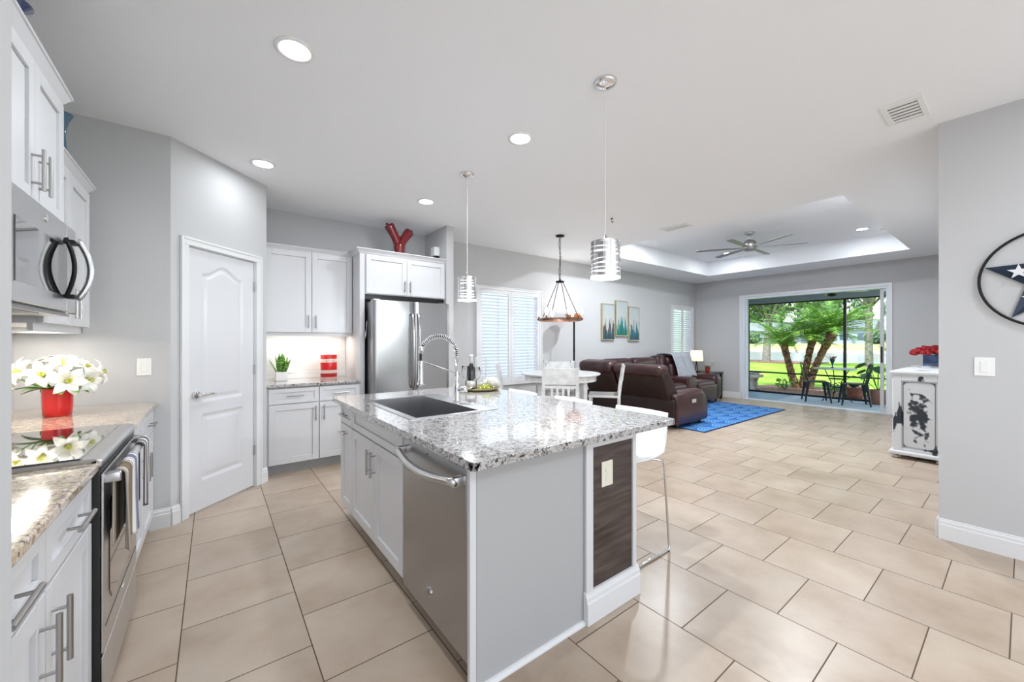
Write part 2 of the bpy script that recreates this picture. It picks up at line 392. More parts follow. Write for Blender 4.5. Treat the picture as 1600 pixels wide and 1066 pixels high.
# pantry door and casing -------------------------------------------------
def casing():
    b = MB()
    for (x0, x1, z0, z1) in ((.066, d0+.008, 0, dz-.008), (d1-.008, .832, 0, dz-.008), (.066, .832, dz-.008, dz+.048)):
        b.box(x0, -.016, z0, x1, .0, z1)
    b.box(.065, -.022, .001, .082, -.001, dz+.049); b.box(.816, -.022, .001, .833, -.001, dz+.049); b.box(.082, -.0215, dz+.032, .816, -.001, dz+.0495)
    b.box(d0, 0, 0, d0+.012, .1, dz); b.box(d1-.012, 0, 0, d1, .1, dz); b.box(d0, 0, dz-.012, d1, .1, dz)
    return b
o = struct(casing().done('trim_1', TRIM, bevel=.003)); o.location = (DIA[0], DIA[1], 0); o.rotation_euler = (0,0,PI/4)
def door_leaf():
    """moulded two panel leaf with arched upper panel, built as a height field"""
    w_, h_ = .63, 2.015; b = MB()
    nx, nz = 84, 200
    px0, px1 = .118, w_-.118
    def edge(x, z):
        # signed distance-ish inside panels (positive inside)
        best = -1
        xc = w_/2; hw = (px1-px0)/2
        t = min(1, abs(x-xc)/hw); arch = .075*(.5+.5*math.cos(PI*min(1, t*1.15)))
        for (z0, z1, ar) in ((.225, .735, 0), (.835, 1.835, arch)):
            d = min(x-px0, px1-x, z-z0, z1+ar-z); best = max(best, d)
        return best
    def hgt(x, z):
        d = edge(x, z)
        if d <= 0: return 0
        if d < .018: return -.009*math.sin(PI*.5*d/.018)
        if d < .030: return -.009+.0
        if d < .052: return -.009+.006*(d-.030)/.022
        return -.003
    V = [[b.bm.verts.new((w_*i/nx, -hgt(w_*i/nx, h_*j/nz), h_*j/nz)) for j in range(nz+1)] for i in range(nx+1)]
    for i in range(nx):
        for j in range(nz): b.bm.faces.new((V[i][j], V[i+1][j], V[i+1][j+1], V[i][j+1]))
    b.box(0, .012, 0, w_, .036, h_)
    b.box(0, .0002, 0, .006, .012, h_); b.box(w_-.006, .0002, 0, w_, .012, h_); b.box(0, .0002, h_-.006, w_, .012, h_)
    return b
dr = bpy.data.objects.new('door_1', None); COL.objects.link(dr); struct(dr)
dr.location = (*dg(d0+.015), .012); dr.rotation_euler = (0,0,PI/4)
lf = door_leaf().done('door_leaf', mat('door white', (.68, .68, .70), .32), dr); lf.location = (0, .012, 0); smooth_auto(lf, 50)
b = MB(); b.lathe([(.026,-.012),(.026,-.006),(.02,0),(.012,.0),(.012,.012)], (.062, -.0, .895), 24, 'y')
b.tube([(.062,.01,.895),(.062,-.045,.895),(.075,-.055,.895),(.13,-.058,.900),(.175,-.056,.893),(.185,-.05,.889)], [.011,.011,.012,.010,.008,.006], 10)
b.tube([(.062,.012,.895),(.062,-.012,.895)], .027, 24)
b.done('door_handle', CHROME, dr, smooth=True)
for z in (.32, 1.05, 1.80):
    b = MB(); b.cyl((.636, -.004, z-.045), (.636, -.004, z+.045), .006, 10); b.box(.622, .004, z-.045, .636, .0115, z+.045)
    b.done('hinge', STEELH, dr)

# shutters / windows ----------------------------------------------------------
def shutter(name, x0, x1, z0, z1, tilt, pitch, cx, stile=.05, hole=None):
    """plantation shutter over a window in the back wall; local origin at x0, YN, 0"""
    r = bpy.data.objects.new(name, None); COL.objects.link(r); struct(r); r.location = (x0, YN, 0)
    W = x1-x0; f = .05
    b = MB(); b.box(0, -.035, z0, f, 0, z1); b.box(W-f, -.035, z0, W, 0, z1); b.box(f, -.035, z0, W-f, 0, z0+f); b.box(f, -.035, z1-f, W-f, 0, z1)
    b.box(-.002, -.045, z0-.001, .015, -.001, z1+.001); b.box(W-.015, -.045, z0-.001, W+.002, -.001, z1+.001); b.box(.015, -.044, z1-.015, W-.015, -.001, z1+.002)
    b.done('window_frame', TRIM, r, bevel=.003)
    mid = W/2; lz0, lz1 = z0+f, z1-f
    for (p0, p1) in ((f+.002, mid-.002), (mid+.002, W-f-.002)):
        b = MB(); s_ = cx
        b.box(p0, -.03, lz0+.002, p0+s_, -.004, lz1-.002); b.box(p1-s_, -.03, lz0+.002, p1, -.004, lz1-.002)
        b.box(p0+s_, -.03, lz0+.002, p1-s_, -.004, lz0+.075); b.box(p0+s_, -.03, lz1-.06, p1-s_, -.004, lz1-.002)
        pn = b.done('shutter_panel', TRIM, r, bevel=.002)
        b = MB(); z = lz0+.075+pitch*.5
        while z < lz1-.06-pitch*.3:
            b.box(p0+s_+.002, -.046, z-.0035, p1-s_-.002, .012, z+.0035, rot=RX(tilt)); z += pitch
        b.cyl(((p0+s_+p1-s_)/2+ (p1-p0)*.0+.03*(1 if p0 > mid else 1), -.05, lz0+.12), ((p0+s_+p1-s_)/2+.03, -.05, lz1-.12), .004, 6)
        b.done('louvers', LOUV, pn)
    h0, h1, hz0, hz1 = hole
    b = MB(); b.box(h0-x0, .09, hz0, h1-x0, .096, hz1); b.done('window_pane', PANE, r)
    b = MB(); b.box(h0-x0, .07, hz0, h0-x0+.03, .12, hz1); b.box(h1-x0-.012, .002, hz0, h1-x0, .149, hz1); b.box(h0-x0+.03, .07, hz1-.03, h1-x0-.03, .12, hz1); b.box(h0-x0+.03, .07, hz0, h1-x0-.03, .12, hz0+.03)
    b.done('sash', TRIM, r)
shutter('window_1', 3.15, 4.468, .62, 2.175, math.radians(16), .0505, .05, hole=W1)
shutter('window_2', 8.53, 9.488, .90, 2.178, math.radians(20), .0505, .03, hole=W2)

# slider door
r = bpy.data.objects.new('door_2', None); COL.objects.link(r); struct(r); r.location = (XE, DY0, 0)
DW = DY1-DY0
b = MB(); 
b.box(-.018, -.05, 0, 0, .0, DZ+.05); b.box(-.018, DW, 0, 0, DW+.05, DZ+.05); b.box(-.018, 0, DZ, 0, DW, DZ+.05)
b.done('door_casing', TRIM, r, bevel=.003)
b = MB(); b.box(.0, 0, 0, .15, .035, DZ); b.box(.0, DW-.06, 0, .15, DW, DZ); b.box(0, .035, DZ-.04, .15, DW-.06, DZ); b.box(.0, .035, 0, .15, DW-.06, .012)
b.box(.02, DW-.10, .012, .05, DW-.062, DZ-.042); b.box(.09, DW-.09, .012, .12, DW-.062, DZ-.042)
b.done('door_frame', mat('door aluminium white', (.70, .76, .82), .4), r)
for k, (y0, y1, x) in enumerate(((.036, .122, .03),)):
    b = MB(); s_ = .052
    b.box(x, y0, .014, x+.035, y0+.006, DZ-.042); b.box(x, y1-s_, .014, x+.035, y1, DZ-.042); b.box(x, y0+.006, .014, x+.035, y1-s_, .09); b.box(x, y0+.006, DZ-.10, x+.035, y1-s_, DZ-.042)
    p = b.done('sliding_panel', mat('aluminium grey %d' % k, (.55, .57, .58), .4), r)
    b = MB(); b.box(x+.014, y0+.006, .09, x+.020, y1-s_, DZ-.10); b.done('window_pane', PANE, p)
    if k == 0:
        b = MB(); b.rbox(x-.03, y1-.035, .93, x, y1-.012, 1.22, .006, 2); b.done('door_handle', BLACKM, p)

# ================================================================== KITCHEN HELPERS
def pull(parent, x, z, L=.16, vertical=True, y=-.02, r=.0065):
    b = MB(); so_ = .032
    if vertical:
        b.cyl((x, y-so_, z-L/2), (x, y-so_, z+L/2), r, 12)
        for q in (-L*.33, L*.33): b.cyl((x, y, z+q), (x, y-so_, z+q), r*.72, 8)
    else:
        b.cyl((x-L/2, y-so_, z), (x+L/2, y-so_, z), r, 12)
        for q in (-L*.33, L*.33): b.cyl((x+q, y, z), (x+q, y-so_, z), r*.72, 8)
    return b.done('handle', NICKEL, parent, smooth=False)
def shaker(parent, name, x0, z0, x1, z1, fr=.058, t=.02, m=None):
    b = MB(); m = m or CAB
    b.box(x0, -t, z0, x0+fr, 0, z1); b.box(x1-fr, -t, z0, x1, 0, z1); b.box(x0+fr, -t, z0, x1-fr, 0, z0+fr); b.box(x0+fr, -t, z1-fr, x1-fr, 0, z1)
    b.box(x0+fr, -t+.011, z0+fr, x1-fr, 0, z1-fr)
    return b.done(name, m, parent, bevel=.0018)
def base_cab(name, label, w, depth, loc, rotz, units, top=CT-.032, toe=.1, group=None, hl=.15):
    """units: list of (x0,x1,'drawer'|'door', z0,z1, handle spec)"""
    r = thing(name, label, 'cabinet', loc, rotz, group)
    b = MB(); b.box(.001, .001, toe, w-.001, depth, top); b.done('body', CAB, r)
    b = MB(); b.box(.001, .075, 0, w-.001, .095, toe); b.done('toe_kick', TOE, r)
    for (x0, x1, kind, z0, z1, hx, hz, vert) in units:
        d = shaker(r, kind, x0, z0, x1, z1, .058 if kind == 'door' else .042)
        if hx is not None: pull(d, hx, hz, hl, vert)
    return r
def slab(name, label, x0, y0, x1, y1, m, z0=CT-.032, z1=CT, r=.008, hole=None, corner=.0):
    t = MB()
    if hole is None:
        poly = [(x0,y0),(x1,y0),(x1,y1),(x0,y1)]
        t.prism(poly, z0, z1)
    else:
        hx0, hy0, hx1, hy1 = hole
        xs = [x0, hx0, hx1, x1]; ys = [y0, hy0, hy1, y1]
        V = {}
        for k, z in enumerate((z0, z1)):
            for i, x in enumerate(xs):
                for j, y in enumerate(ys): V[i, j, k] = t.bm.verts.new((x, y, z))
        F = lambda *a: t.bm.faces.new([V[q] for q in a])
        for i in range(3):
            for j in range(3):
                if (i, j) == (1, 1): continue
                for k in (0, 1): F((i,j,k),(i+1,j,k),(i+1,j+1,k),(i,j+1,k))
        for i in range(3):
            for j in (0, 3): F((i,j,0),(i+1,j,0),(i+1,j,1),(i,j,1)); F((j,i,0),(j,i+1,0),(j,i+1,1),(j,i,1))
        for (a, c) in (((1,1),(2,1)),((2,1),(2,2)),((2,2),(1,2)),((1,2),(1,1))): F((*a,0),(*c,0),(*c,1),(*a,1))
    if corner:
        t.bm.edges.ensure_lookup_table()
        es = [e for e in t.bm.edges if abs(e.verts[0].co.x-e.verts[1].co.x) < 1e-6 and abs(e.verts[0].co.y-e.verts[1].co.y) < 1e-6
              and min(abs(e.verts[0].co.x-x0), abs(e.verts[0].co.x-x1)) < 1e-5 and min(abs(e.verts[0].co.y-y0), abs(e.verts[0].co.y-y1)) < 1e-5]
        bmesh.ops.bevel(t.bm, geom=es, offset=corner, segments=5, affect='EDGES', profile=.5)
    o = t.done(name, m, bevel=r)
    o.modifiers['bevel'].segments = 3; o.modifiers['bevel'].harden_normals = True
    smooth_auto(o, 30)
    return tag(o, label, 'countertop')

# ================================================================== LEFT RUN
XF = -.355   # carcass front; doors reach -.335
R90 = PI/2
Y0, Y1 = .992, 1.958
wd = Y1-Y0; sp_ = 1.49-Y0
base_cab('base_cabinet', 'white shaker base cabinet with two drawers, between entry wall and range', wd, XF-XL-.02, (XF, Y0, 0), R90,
  [(.006, sp_-.004, 'drawer', .70, .85, (sp_)/2, .775, False), (sp_+.004, wd-.006, 'drawer', .70, .85, sp_+(wd-sp_)/2, .775, False),
   (.006, sp_-.004, 'door', .108, .69, sp_-.045, .56, True), (sp_+.004, wd-.006, 'door', .108, .69, sp_+.045, .56, True)], hl=.17)
slab('granite_countertop', 'beige granite countertop in front left, nearest the camera beside the range', XL, Y0, -.317, Y1, GRANB, corner=.008)
Y2, Y3 = 2.706, 3.697
wd = Y3-Y2
base_cab('base_cabinet', 'white shaker base cabinet beyond the range, against the light switch wall', wd, XF-XL-.02, (XF, Y2, 0), R90,
  [(.006, wd/2-.004, 'drawer', .70, .85, wd/4, .775, False), (wd/2+.004, wd-.03, 'drawer', .70, .85, wd*.75, .775, False),
   (.006, wd/2-.004, 'door', .108, .69, wd/2-.045, .56, True), (wd/2+.004, wd-.03, 'door', .108, .69, wd/2+.045, .56, True)])
slab('granite_countertop', 'beige granite countertop beyond the range, under the red flower pot', XL, Y2, -.317, Y3, GRANB, corner=.008)

# range -----------------------------------------------------------------
RW = .742
rg = thing('range', 'stainless slide-in electric range with black glass cooktop and hanging towels', 'stove', (-.31, 1.961, 0), R90)
D = -.31-XL
b = MB(); b.box(0, .007, .03, RW, D-.002, .885); b.done('body', BLACK, rg, bevel=.002)
b = MB(); b.box(0, .012, .886, RW, D-.002, .908); b.done('cooktop_frame', STEELH, rg, bevel=.004)
b = MB(); b.box(.012, .055, .906, RW-.012, D-.03, .9125); b.done('cooktop', COOK, rg, bevel=.002)
b = MB(); b.prism([(.004,.876),(.05,.876),(.05,.887),(.012,.908),(.0,.898)], 0, RW, lambda a, c, t: (t, a+.0, c)); b.done('control_panel', STEELH, rg, bevel=.004)
b = MB(); b.rbox(.004, -.002, .218, RW-.004, .006, .85, .003, 2); dd = b.done('oven_door', STEELH, rg)
b = MB(); b.prism([(.09,.40),(.13,.355),(RW-.13,.355),(RW-.09,.40),(RW-.09,.70),(RW-.13,.735),(.13,.735),(.09,.70)], -.005, .001, lambda a, c, t: (a, t, c)); b.done('door_window', BLACKGL, dd, bevel=.002)
b = MB(); b.box(.03, -.0035, .30, RW-.03, -.001, .304); b.done('door_groove', BLACK, dd)
b = MB(); b.lathe([(.017,-.003),(.017,0)], (RW*.5, -.001, .275), 24, 'y'); b.lathe([(.0135,-.0042),(.0135,-.003)], (RW*.5, -.001, .275), 24, 'y'); b.done('badge', CHROME, dd, bevel=.0006)
b = MB(); hz = .832
b.tube([(.014,-.026,hz),(.10,-.031,hz),(RW/2,-.034,hz),(RW-.10,-.031,hz),(RW-.014,-.026,hz)], [.014,.0155,.016,.0155,.014], 14)
for x in (.028, RW-.028): b.rbox(x-.016, -.045, hz-.018, x+.016, .003, hz+.018, .005, 2)
b.done('door_handle', STEELH, dd, smooth=True)
b = MB(); b.rbox(.004, -.001, .03, RW-.004, .006, .205, .003, 2); b.done('drawer', STEELH, rg)
b = MB(); b.box(.02, .03, 0, RW-.02, D-.05, .03); b.done('kick_base', BLACK, rg)
for x in (.10, .18, RW-.18, RW-.10, RW/2):
    pass
# towels
def towel(y0, w_, drop_f, drop_b, label, m, amp, seed, fold=0):
    rnd = random.Random(seed)
    ph = rnd.random()*6
    bar = (-.31+.034, .832)
    def fn(u, v):
        # v 0..1 from back bottom over bar to front bottom
        R = .021; L = drop_f+drop_b+PI*R; s_ = v*L
        x = (u-.5)*w_*(1-.10*abs(math.sin(v*2.2)))
        wv = amp*math.sin(u*PI*5+ph)*(1+.6*math.sin(u*9+ph)) 
        if s_ < drop_b: q = (-R, -(drop_b-s_)); k = (drop_b-s_)/drop_b
        elif s_ < drop_b+PI*R:
            a = (s_-drop_b)/R; q = (-R*math.cos(a), R*math.sin(a)); k = 0
        else: q = (R, -(s_-drop_b-PI*R)); k = (s_-drop_b-PI*R)/drop_f
        wv *= k
        if q[0] < 0: return (x, -q[0]*.55 - max(0, -wv*.0), q[1])
        return (x, -q[0]-abs(wv)*.9+.004*k, q[1]-.012*k*math.sin(u*PI*3+ph))
    b = MB(); b.grid(fn, 46, 60)
    o = b.done('towel', m, smooth=True, solid=.005); o.location = (bar[0], y0, bar[1]); o.rotation_euler = (0,0,R90)
    return o
TW1 = stripes_mat('towel stripes', [(.0, (.42, .36, .30)), (.10, (.62, .58, .52)), (.14, (.20, .15, .10)), (.30, (.16, .12, .08)), (.42, (.60, .56, .50)), (.46, (.25, .20, .17)), (.50, (.72, .70, .66)), (.58, (.13, .13, .20)), (.60, (.72, .71, .70)), (.66, (.16, .16, .25)), (.82, (.74, .73, .72)), (.88, (.20, .20, .30)), (.92, (.74, .73, .72))], 0, .95, 1)
nn, ll = nodes_of(TW1)
for x in nn:
    if x.type == 'MATH': x.operation = 'MULTIPLY_ADD'; x.inputs[1].default_value = 1/.30; x.inputs[2].default_value = .5
tag(towel(2.13, .30, .275, .25, '', TW1, .010, 3), 'nearer striped dish towel in beige, white and blue grey on oven handle', 'towel')
TW2 = stripes_mat('towel two stripes', [(.0, (.10, .09, .09)), (.2, (.60, .58, .56)), (.3, (.12, .11, .12)), (.45, (.66, .64, .62)), (.62, (.08, .08, .09)), (.8, (.62, .6, .58))], 0, .95, 1)
for x in TW2.node_tree.nodes:
    if x.type == 'MATH': x.operation = 'MULTIPLY_ADD'; x.inputs[1].default_value = 1/.2; x.inputs[2].default_value = .5
tag(towel(2.54, .17, .28, .28, '', TW2, .007, 5), 'farther dark and white striped towel at the far end of oven handle', 'towel')

# microwave ---------------------------------------------------------------
MW0, MW1 = 1.43, 1.835
mw = thing('microwave', 'stainless over-the-range microwave with dark arched handle', 'microwave', (-.516, 1.961, 0), R90)
D = -.516-XL
b = MB(); b.box(.002, .03, MW0+.012, RW-.002, D-.002, MW1); b.done('body', STEELD, mw, bevel=.003)
b = MB(); b.rbox(0, 0, MW0+.02, RW-.14, .03, MW1-.002, .005, 2); dd = b.done('door', STEELH, mw)
b = MB(); b.box(.03, -.003, MW0+.085, RW-.145, .002, MW1-.105); b.done('door_window', BLACKGL, dd, bevel=.001)
b = MB(); b.rbox(RW-.136, 0, MW0+.02, RW, .03, MW1-.002, .005, 2); b.done('control_panel', STEELH, mw)
b = MB(); hx = RW-.145
pts = [(hx-.012+.012*math.sin(PI*k/18), -.034-.040*math.sin(PI*k/18)**.8, MW0+.07+.265*k/18) for k in range(19)]
b.tube(pts, .012, 12); b.done('handle', STEELH, dd, smooth=True)
b = MB(); 
for z in (MW0+.08, MW0+.315): b.rbox(hx-.075, -.040, z-.009, hx-.012, -.004, z+.009, .005, 2)
b.tube([(hx-.066-.014*math.sin(PI*k/14), -.012-.028*math.sin(PI*k/14), MW0+.075+.255*k/14) for k in range(15)], .008, 8)
b.done('handle_grip', BLACKM, dd, smooth=True)
b = MB(); b.lathe([(.015,-.004),(.015,0)], (.33, -.0, MW1-.045), 24, 'y'); b.lathe([(.012,-.005),(.012,0)], (.33, -.0, MW1-.045), 20, 'y'); b.done('badge', CHROME, dd)
b = MB(); b.box(.01, .02, MW0, RW-.01, D-.03, MW0+.012)
for k in range(9): b.box(.03, .035+k*.012, MW0-.004, RW*.55, .041+k*.012, MW0)
b.done('vent_grille', STEELD, mw)

# wall cabinets left --------------------------------------------------------
def crown(name, x0, x1, depth, z0, z1, out_, parent, left=True, right=True):
    """crown moulding around front and sides, local frame front at y=0"""
    b = MB(); prof = [(0, z0), (out_*.15, z0), (out_*.3, z0+(z1-z0)*.25), (out_*.85, z1-(z1-z0)*.22), (out_, z1-(z1-z0)*.18), (out_, z1)]
    rings = []
    for (o_, z) in prof:
        rings.append([b.bm.verts.new(p) for p in ((x0-(o_ if left else 0), depth, z), (x0-(o_ if left else 0), -o_, z), (x1+(o_ if right else 0), -o_, z), (x1+(o_ if right else 0), depth, z))])
    for A, B in zip(rings, rings[1:]):
        for i in range(3): b.bm.faces.new((A[i], A[i+1], B[i+1], B[i]))
    b.bm.faces.new(rings[-1]); b.bm.faces.new(rings[0])
    b.bm.faces.new([r_[0] for r_ in rings]+[r_[3] for r_ in rings[::-1]])
    return b.done(name, CAB, parent)
uc = thing('wall_cabinet', 'tall-crowned white wall cabinet above the microwave', 'cabinet', (-.572, 1.961, 0), R90)
D = -.572-XL
b = MB(); b.box(.001, .001, MW1+.003, RW-.001, D, 2.42); b.done('body', CAB, uc)
for (x0, x1, hx) in ((.004, RW/2-.002, RW/2-.04), (RW/2+.002, RW-.004, RW/2+.04)):
    d = shaker(uc, 'door', x0, MW1+.012, x1, 2.405); pull(d, hx, MW1+.14, .16)
crown('crown_molding', 0, RW, D, 2.40, 2.468, .042, uc)
uc = thing('wall_cabinet', 'white two-door wall cabinet right of the microwave, by the pantry wall', 'cabinet', (-.64, 2.722, 0), R90)
D = -.64-XL; wd = 3.565-2.722
b = MB(); b.box(.001, .001, 1.40, wd-.001, D, 2.25); b.box(.002, .012, 1.365, wd-.002, .03, 1.40); b.box(wd-.02, .012, 1.365, wd-.002, D, 1.40); b.done('body', CAB, uc)
for (x0, x1, hx) in ((.004, wd/2-.002, wd/2-.04), (wd/2+.002, wd-.004, wd/2+.04)):
    d = shaker(uc, 'door', x0, 1.404, x1, 2.235); pull(d, hx, 1.52, .16)
crown('crown_molding', 0, wd, D, 2.235, 2.295, .042, uc)

# vases on the cabinets
b = MB(); b.lathe([(.04,0),(.045,.03),(.028,.09),(.022,.15),(.042,.20),(.082,.235),(.085,.240),(.078,.238),(.04,.205),(.015,.16),(.0,.158)], seg=32)
o = b.done('vase', BLUEGL, smooth=True); o.location = (-.685, 2.52, 2.469); tag(o, 'dark blue flared glass vase on top of cabinet over microwave', 'vase')
b = MB(); b.lathe([(.035,0),(.04,.05),(.022,.14),(.018,.22),(.03,.29),(.048,.33),(.050,.334),(.042,.333),(.024,.295),(.010,.24),(0,.238)], seg=32)
o = b.done('vase', TEALGL, smooth=True); o.location = (-.70, 3.37, 2.297); tag(o, 'teal blue vase on the lower crowned cabinet by the pantry wall', 'vase')

# flower pot with lilies -----------------------------------------------------
def lily(parent, c, d, R, up=None):
    """six petal trumpet, centre c, facing direction d"""
    d = Vector(d).normalized(); a = d.cross(Vector((0,0,1)));
    if a.length < .05: a = Vector((1,0,0))
    a.normalize(); e = a.cross(d).normalized(); c = Vector(c)
    b = MB()
    for k in range(6):
        an = k*PI/3+.2; rad = a*math.cos(an)+e*math.sin(an); tan = d.cross(rad)
        def fn(u, v, rad=rad, tan=tan):
            wdt = R*.30*math.sin(PI*min(1, .12+.88*v))**.8*(1-.15*v) if v < .999 else .001
            r_ = R*(.10+.95*v); z = R*(.55*math.sin(min(1, v*1.1)*PI*.62))-R*.28*v*v
            return c+rad*r_+tan*(u-.5)*2*wdt+d*(z-R*.10*math.cos((u-.5)*PI)*(1-v))
        b.grid(fn, 4, 8)
    fl = b.done('flower', PETALW, parent, smooth=True, solid=.0015)
    b = MB()
    for k in range(6):
        an = k*PI/3+.6; rad = a*math.cos(an)+e*math.sin(an)
        b.tube([c, c+d*R*.3+rad*R*.06, c+d*R*.55+rad*R*.15], [.002,.0018,.004], 5)
    b.lathe([(.001,-.01),(.011,.0),(.008,.012),(.0,.014)], tuple(c+d*.01), 8)
    b.done('stamen', STAMEN, fl)
def leaf_blade(b, p, d, L, W, curl=.3, n=6):
    p = Vector(p); d = Vector(d).normalized(); s_ = d.cross(Vector((0,0,1))); s_ = s_.normalized() if s_.length > .05 else Vector((1,0,0)); u_ = s_.cross(d)
    def fn(u, v):
        w_ = W*math.sin(PI*min(1, v*.92+.04))**.7
        return p+d*L*v+s_*(u-.5)*w_-Vector((0,0,1))*curl*L*v*v+u_*abs(u-.5)*w_*.3
    b.grid(fn, 2, n)
FP = (-.705, 3.33, CT)
fp = thing('potted_lilies', 'red glazed pot of white lilies on beige counter beyond range', 'flowers', FP); fp.scale = (.88, .88, .92)
b = MB(); b.lathe([(.058,0),(.064,.004),(.068,.06),(.070,.168),(.0715,.172),(.065,.172),(.063,.15),(0,.15)], seg=40); b.done('pot', REDG, fp, smooth=True)
b = MB()
for k in range(16):
    a = k*2*PI/16+.3; el = random.uniform(-.1, .5)
    leaf_blade(b, (.045*math.cos(a), .045*math.sin(a), .17), (math.cos(a), math.sin(a), el), random.uniform(.10, .15), .05, .25)
b.done('leaves', LEAF, fp, smooth=True)
b = MB(); 
fl = [((.06,-.085,.215),(.35,-1,.15)),((-.045,-.075,.255),(-.1,-1,.35)),((.13,-.02,.215),(.9,-.7,0)),((-.13,-.03,.275),(-.8,-.6,.3)),((.02,.02,.305),(.1,-.45,.9)),((.10,.05,.275),(.7,-.2,.7)),((-.08,.06,.295),(-.6,.2,.8)),((-.165,.03,.235),(-1,-.2,.0)),((.165,.05,.25),(1,.1,.3)),((.0,.1,.26),(0,1,.5))]
for c, d in fl: b.tube([(c[0]*.2, c[1]*.2, .16), (c[0]*.7, c[1]*.7, .2), c], .004, 6)
b.done('stems', LEAF, fp)
# view direction roughly +x+y so fronts face the camera (towards -y +x)
for c, d in fl: lily(fp, c, d, random.uniform(.085, .10))

# switch plate on pantry wall
def plate(name, label, cat, loc, rotz, w_=.075, h_=.118, m=PLASTW, rockers=1, outlet=False):
    r = thing(name, label, cat, loc, rotz)
    b = MB(); b.rbox(-w_/2, -.006, -h_/2, w_/2, -.0005, h_/2, .002, 2); b.done('plate', m, r)
    for k in range(rockers):
        x = (k-(rockers-1)/2)*.046
        if outlet:
            b = MB()
            for z in (.02, -.02): b.lathe([(.0165,-.009),(.017,-.006)], (x, 0, z), 18, 'y')
            b.done('socket', m, r)
        else:
            b = MB(); b.rbox(x-.0165, -.010, -.033, x+.0165, -.005, .033, .002, 2); b.done('switch', m, r)
    return r
plate('light_switch', 'white light switch on pantry wall beside the flower pot', 'light switch', (-.384, 3.70, 1.14), 0)

# ================================================================== BACK RUN
YB = 4.45
wd = 1.28-.40
base_cab('base_cabinet', 'white shaker base cabinet on the back wall between pantry and fridge', wd, YN-YB, (.40, YB, 0), 0,
  [(.022, .465, 'drawer', .70, .85, .245, .775, False), (.473, wd-.01, 'drawer', .70, .85, .68, .775, False),
   (.022, .465, 'door', .108, .692, .43, .585, True), (.473, wd-.01, 'door', .108, .692, .51, .585, True)])
slab('granite_countertop', 'grey speckled granite countertop on the back wall', .398, 4.405, 1.2815, YN, GRAN)
BSP = wood_mat('backsplash pale planks', [(.3, (.70, .70, .69)), (.7, (.80, .80, .79))], 3, (1, 1, 14), .35)
b = MB(); 
z = CT
while z < 1.40:
    z1 = min(1.405, z+.075); b.box(.396, YN-.010, z+.001, 1.279, YN-.0005, z1-.0015); z = z1
b.box(.396, YN-.006, CT, 1.279, YN-.0005, 1.405)
tag(b.done('backsplash', BSP, bevel=.001), 'white planked tile backsplash on the back wall', 'backsplash')
uc = thing('wall_cabinet', 'large white two-door wall cabinet above snake plant and red canister', 'cabinet', (.398, 4.75, 0), 0)
wd = 1.278-.398; D = YN-4.75
b = MB(); b.box(.001, .001, 1.41, wd-.001, D, 2.30); b.box(.002, .012, 1.375, wd-.002, .03, 1.41); b.done('body', CAB, uc)
for (x0, x1, hx) in ((.02, .452, .418), (.457, wd-.004, .492)):
    d = shaker(uc, 'door', x0, 1.415, x1, 2.285); pull(d, hx, 1.53, .14)
crown('crown_molding', 0, wd, D, 2.285, 2.335, .035, uc, False, False)
b = MB(); b.box(.10, .08, 1.400, wd-.10, .12, 1.409); b.done('light_strip', mat('strip lens', (1,1,1), .5, emit=(1,.95,.85), es=5), uc)
area('strip_light', (.84, 4.87, 1.395), .7, 1.8, (1, .93, .82), (0,0,0), 'RECTANGLE', .06)
area('strip_light', (-.80, 3.15, 1.385), .06, 3.5, (1, .94, .85), (0,0,0), 'RECTANGLE', .7)
# fridge surround
fs = thing('fridge_cabinet', 'white two-door cabinet over the fridge with its tall side panel', 'cabinet', (1.282, 4.46, 0), 0)
wd = 2.328-1.282; D = YN-4.46
b = MB(); b.box(0, 0, 0, .055, D, 2.31); b.done('side_panel', CAB, fs, bevel=.002)
b = MB(); b.box(.056, .001, 1.85, wd-.001, D, 2.31); b.done('body', CAB, fs)
for (x0, x1, hx) in ((.066, .536, .505), (.541, wd-.012, .572)):
    d = shaker(fs, 'door', x0, 1.858, x1, 2.29, .055); pull(d, hx, 1.96, .13)
crown('crown_molding', 0, wd, D, 2.30, 2.352, .045, fs, True, False)
b = MB(); b.box(.056, .04, 1.79, wd-.001, .06, 1.85); b.done('gap_panel', BLACK, fs)

# fridge
fr = thing('refrigerator', 'stainless french door refrigerator with two long curved handles', 'refrigerator', (1.352, 4.22, 0), 0)
FW = .915
b = MB(); b.box(.006, .085, .03, FW-.006, YN-4.22-.03, 1.755); b.done('body', STEELD, fr, bevel=.004)
def fdoor(x0, x1, z0, z1):
    b = MB(); nseg = 16
    poly = []
    for k in range(nseg+1):
        t = k/nseg; x = x0+(x1-x0)*t; e = min(x-x0, x1-x)
        y = -.012*math.sin(PI*(x/FW)); rr = .022
        if e < rr: y += rr-math.sqrt(max(0, rr*rr-(rr-e)**2))
        poly.append((x, y))
    poly += [(x1, .075), (x0, .075)]
    b.prism(poly, z0, z1)
    return b
for (x0, x1, hx, lab) in ((.0, .455, .425, 'l'), (.461, FW, .495, 'r')):
    d = fdoor(x0, x1, .70, 1.765).done('door', STEEL, fr); smooth_auto(d, 45)
    b = MB(); b.tube([(hx, -.012, .80), (hx, -.055, .82), (hx, -.075, .95), (hx, -.084, 1.2), (hx, -.08, 1.42), (hx, -.055, 1.61), (hx, -.012, 1.63)], [.012,.015,.016,.016,.016,.015,.012], 10)
    b.done('handle', STEEL, d, smooth=True)
d = fdoor(0, FW, .06, .69).done('freezer_drawer', STEEL, fr); smooth_auto(d, 45)
b = MB(); b.tube([(.12,-.012,.60),(.13,-.06,.60),(FW/2,-.075,.60),(FW-.13,-.06,.60),(FW-.12,-.012,.60)], .014, 10); b.done('handle', STEEL, d, smooth=True)
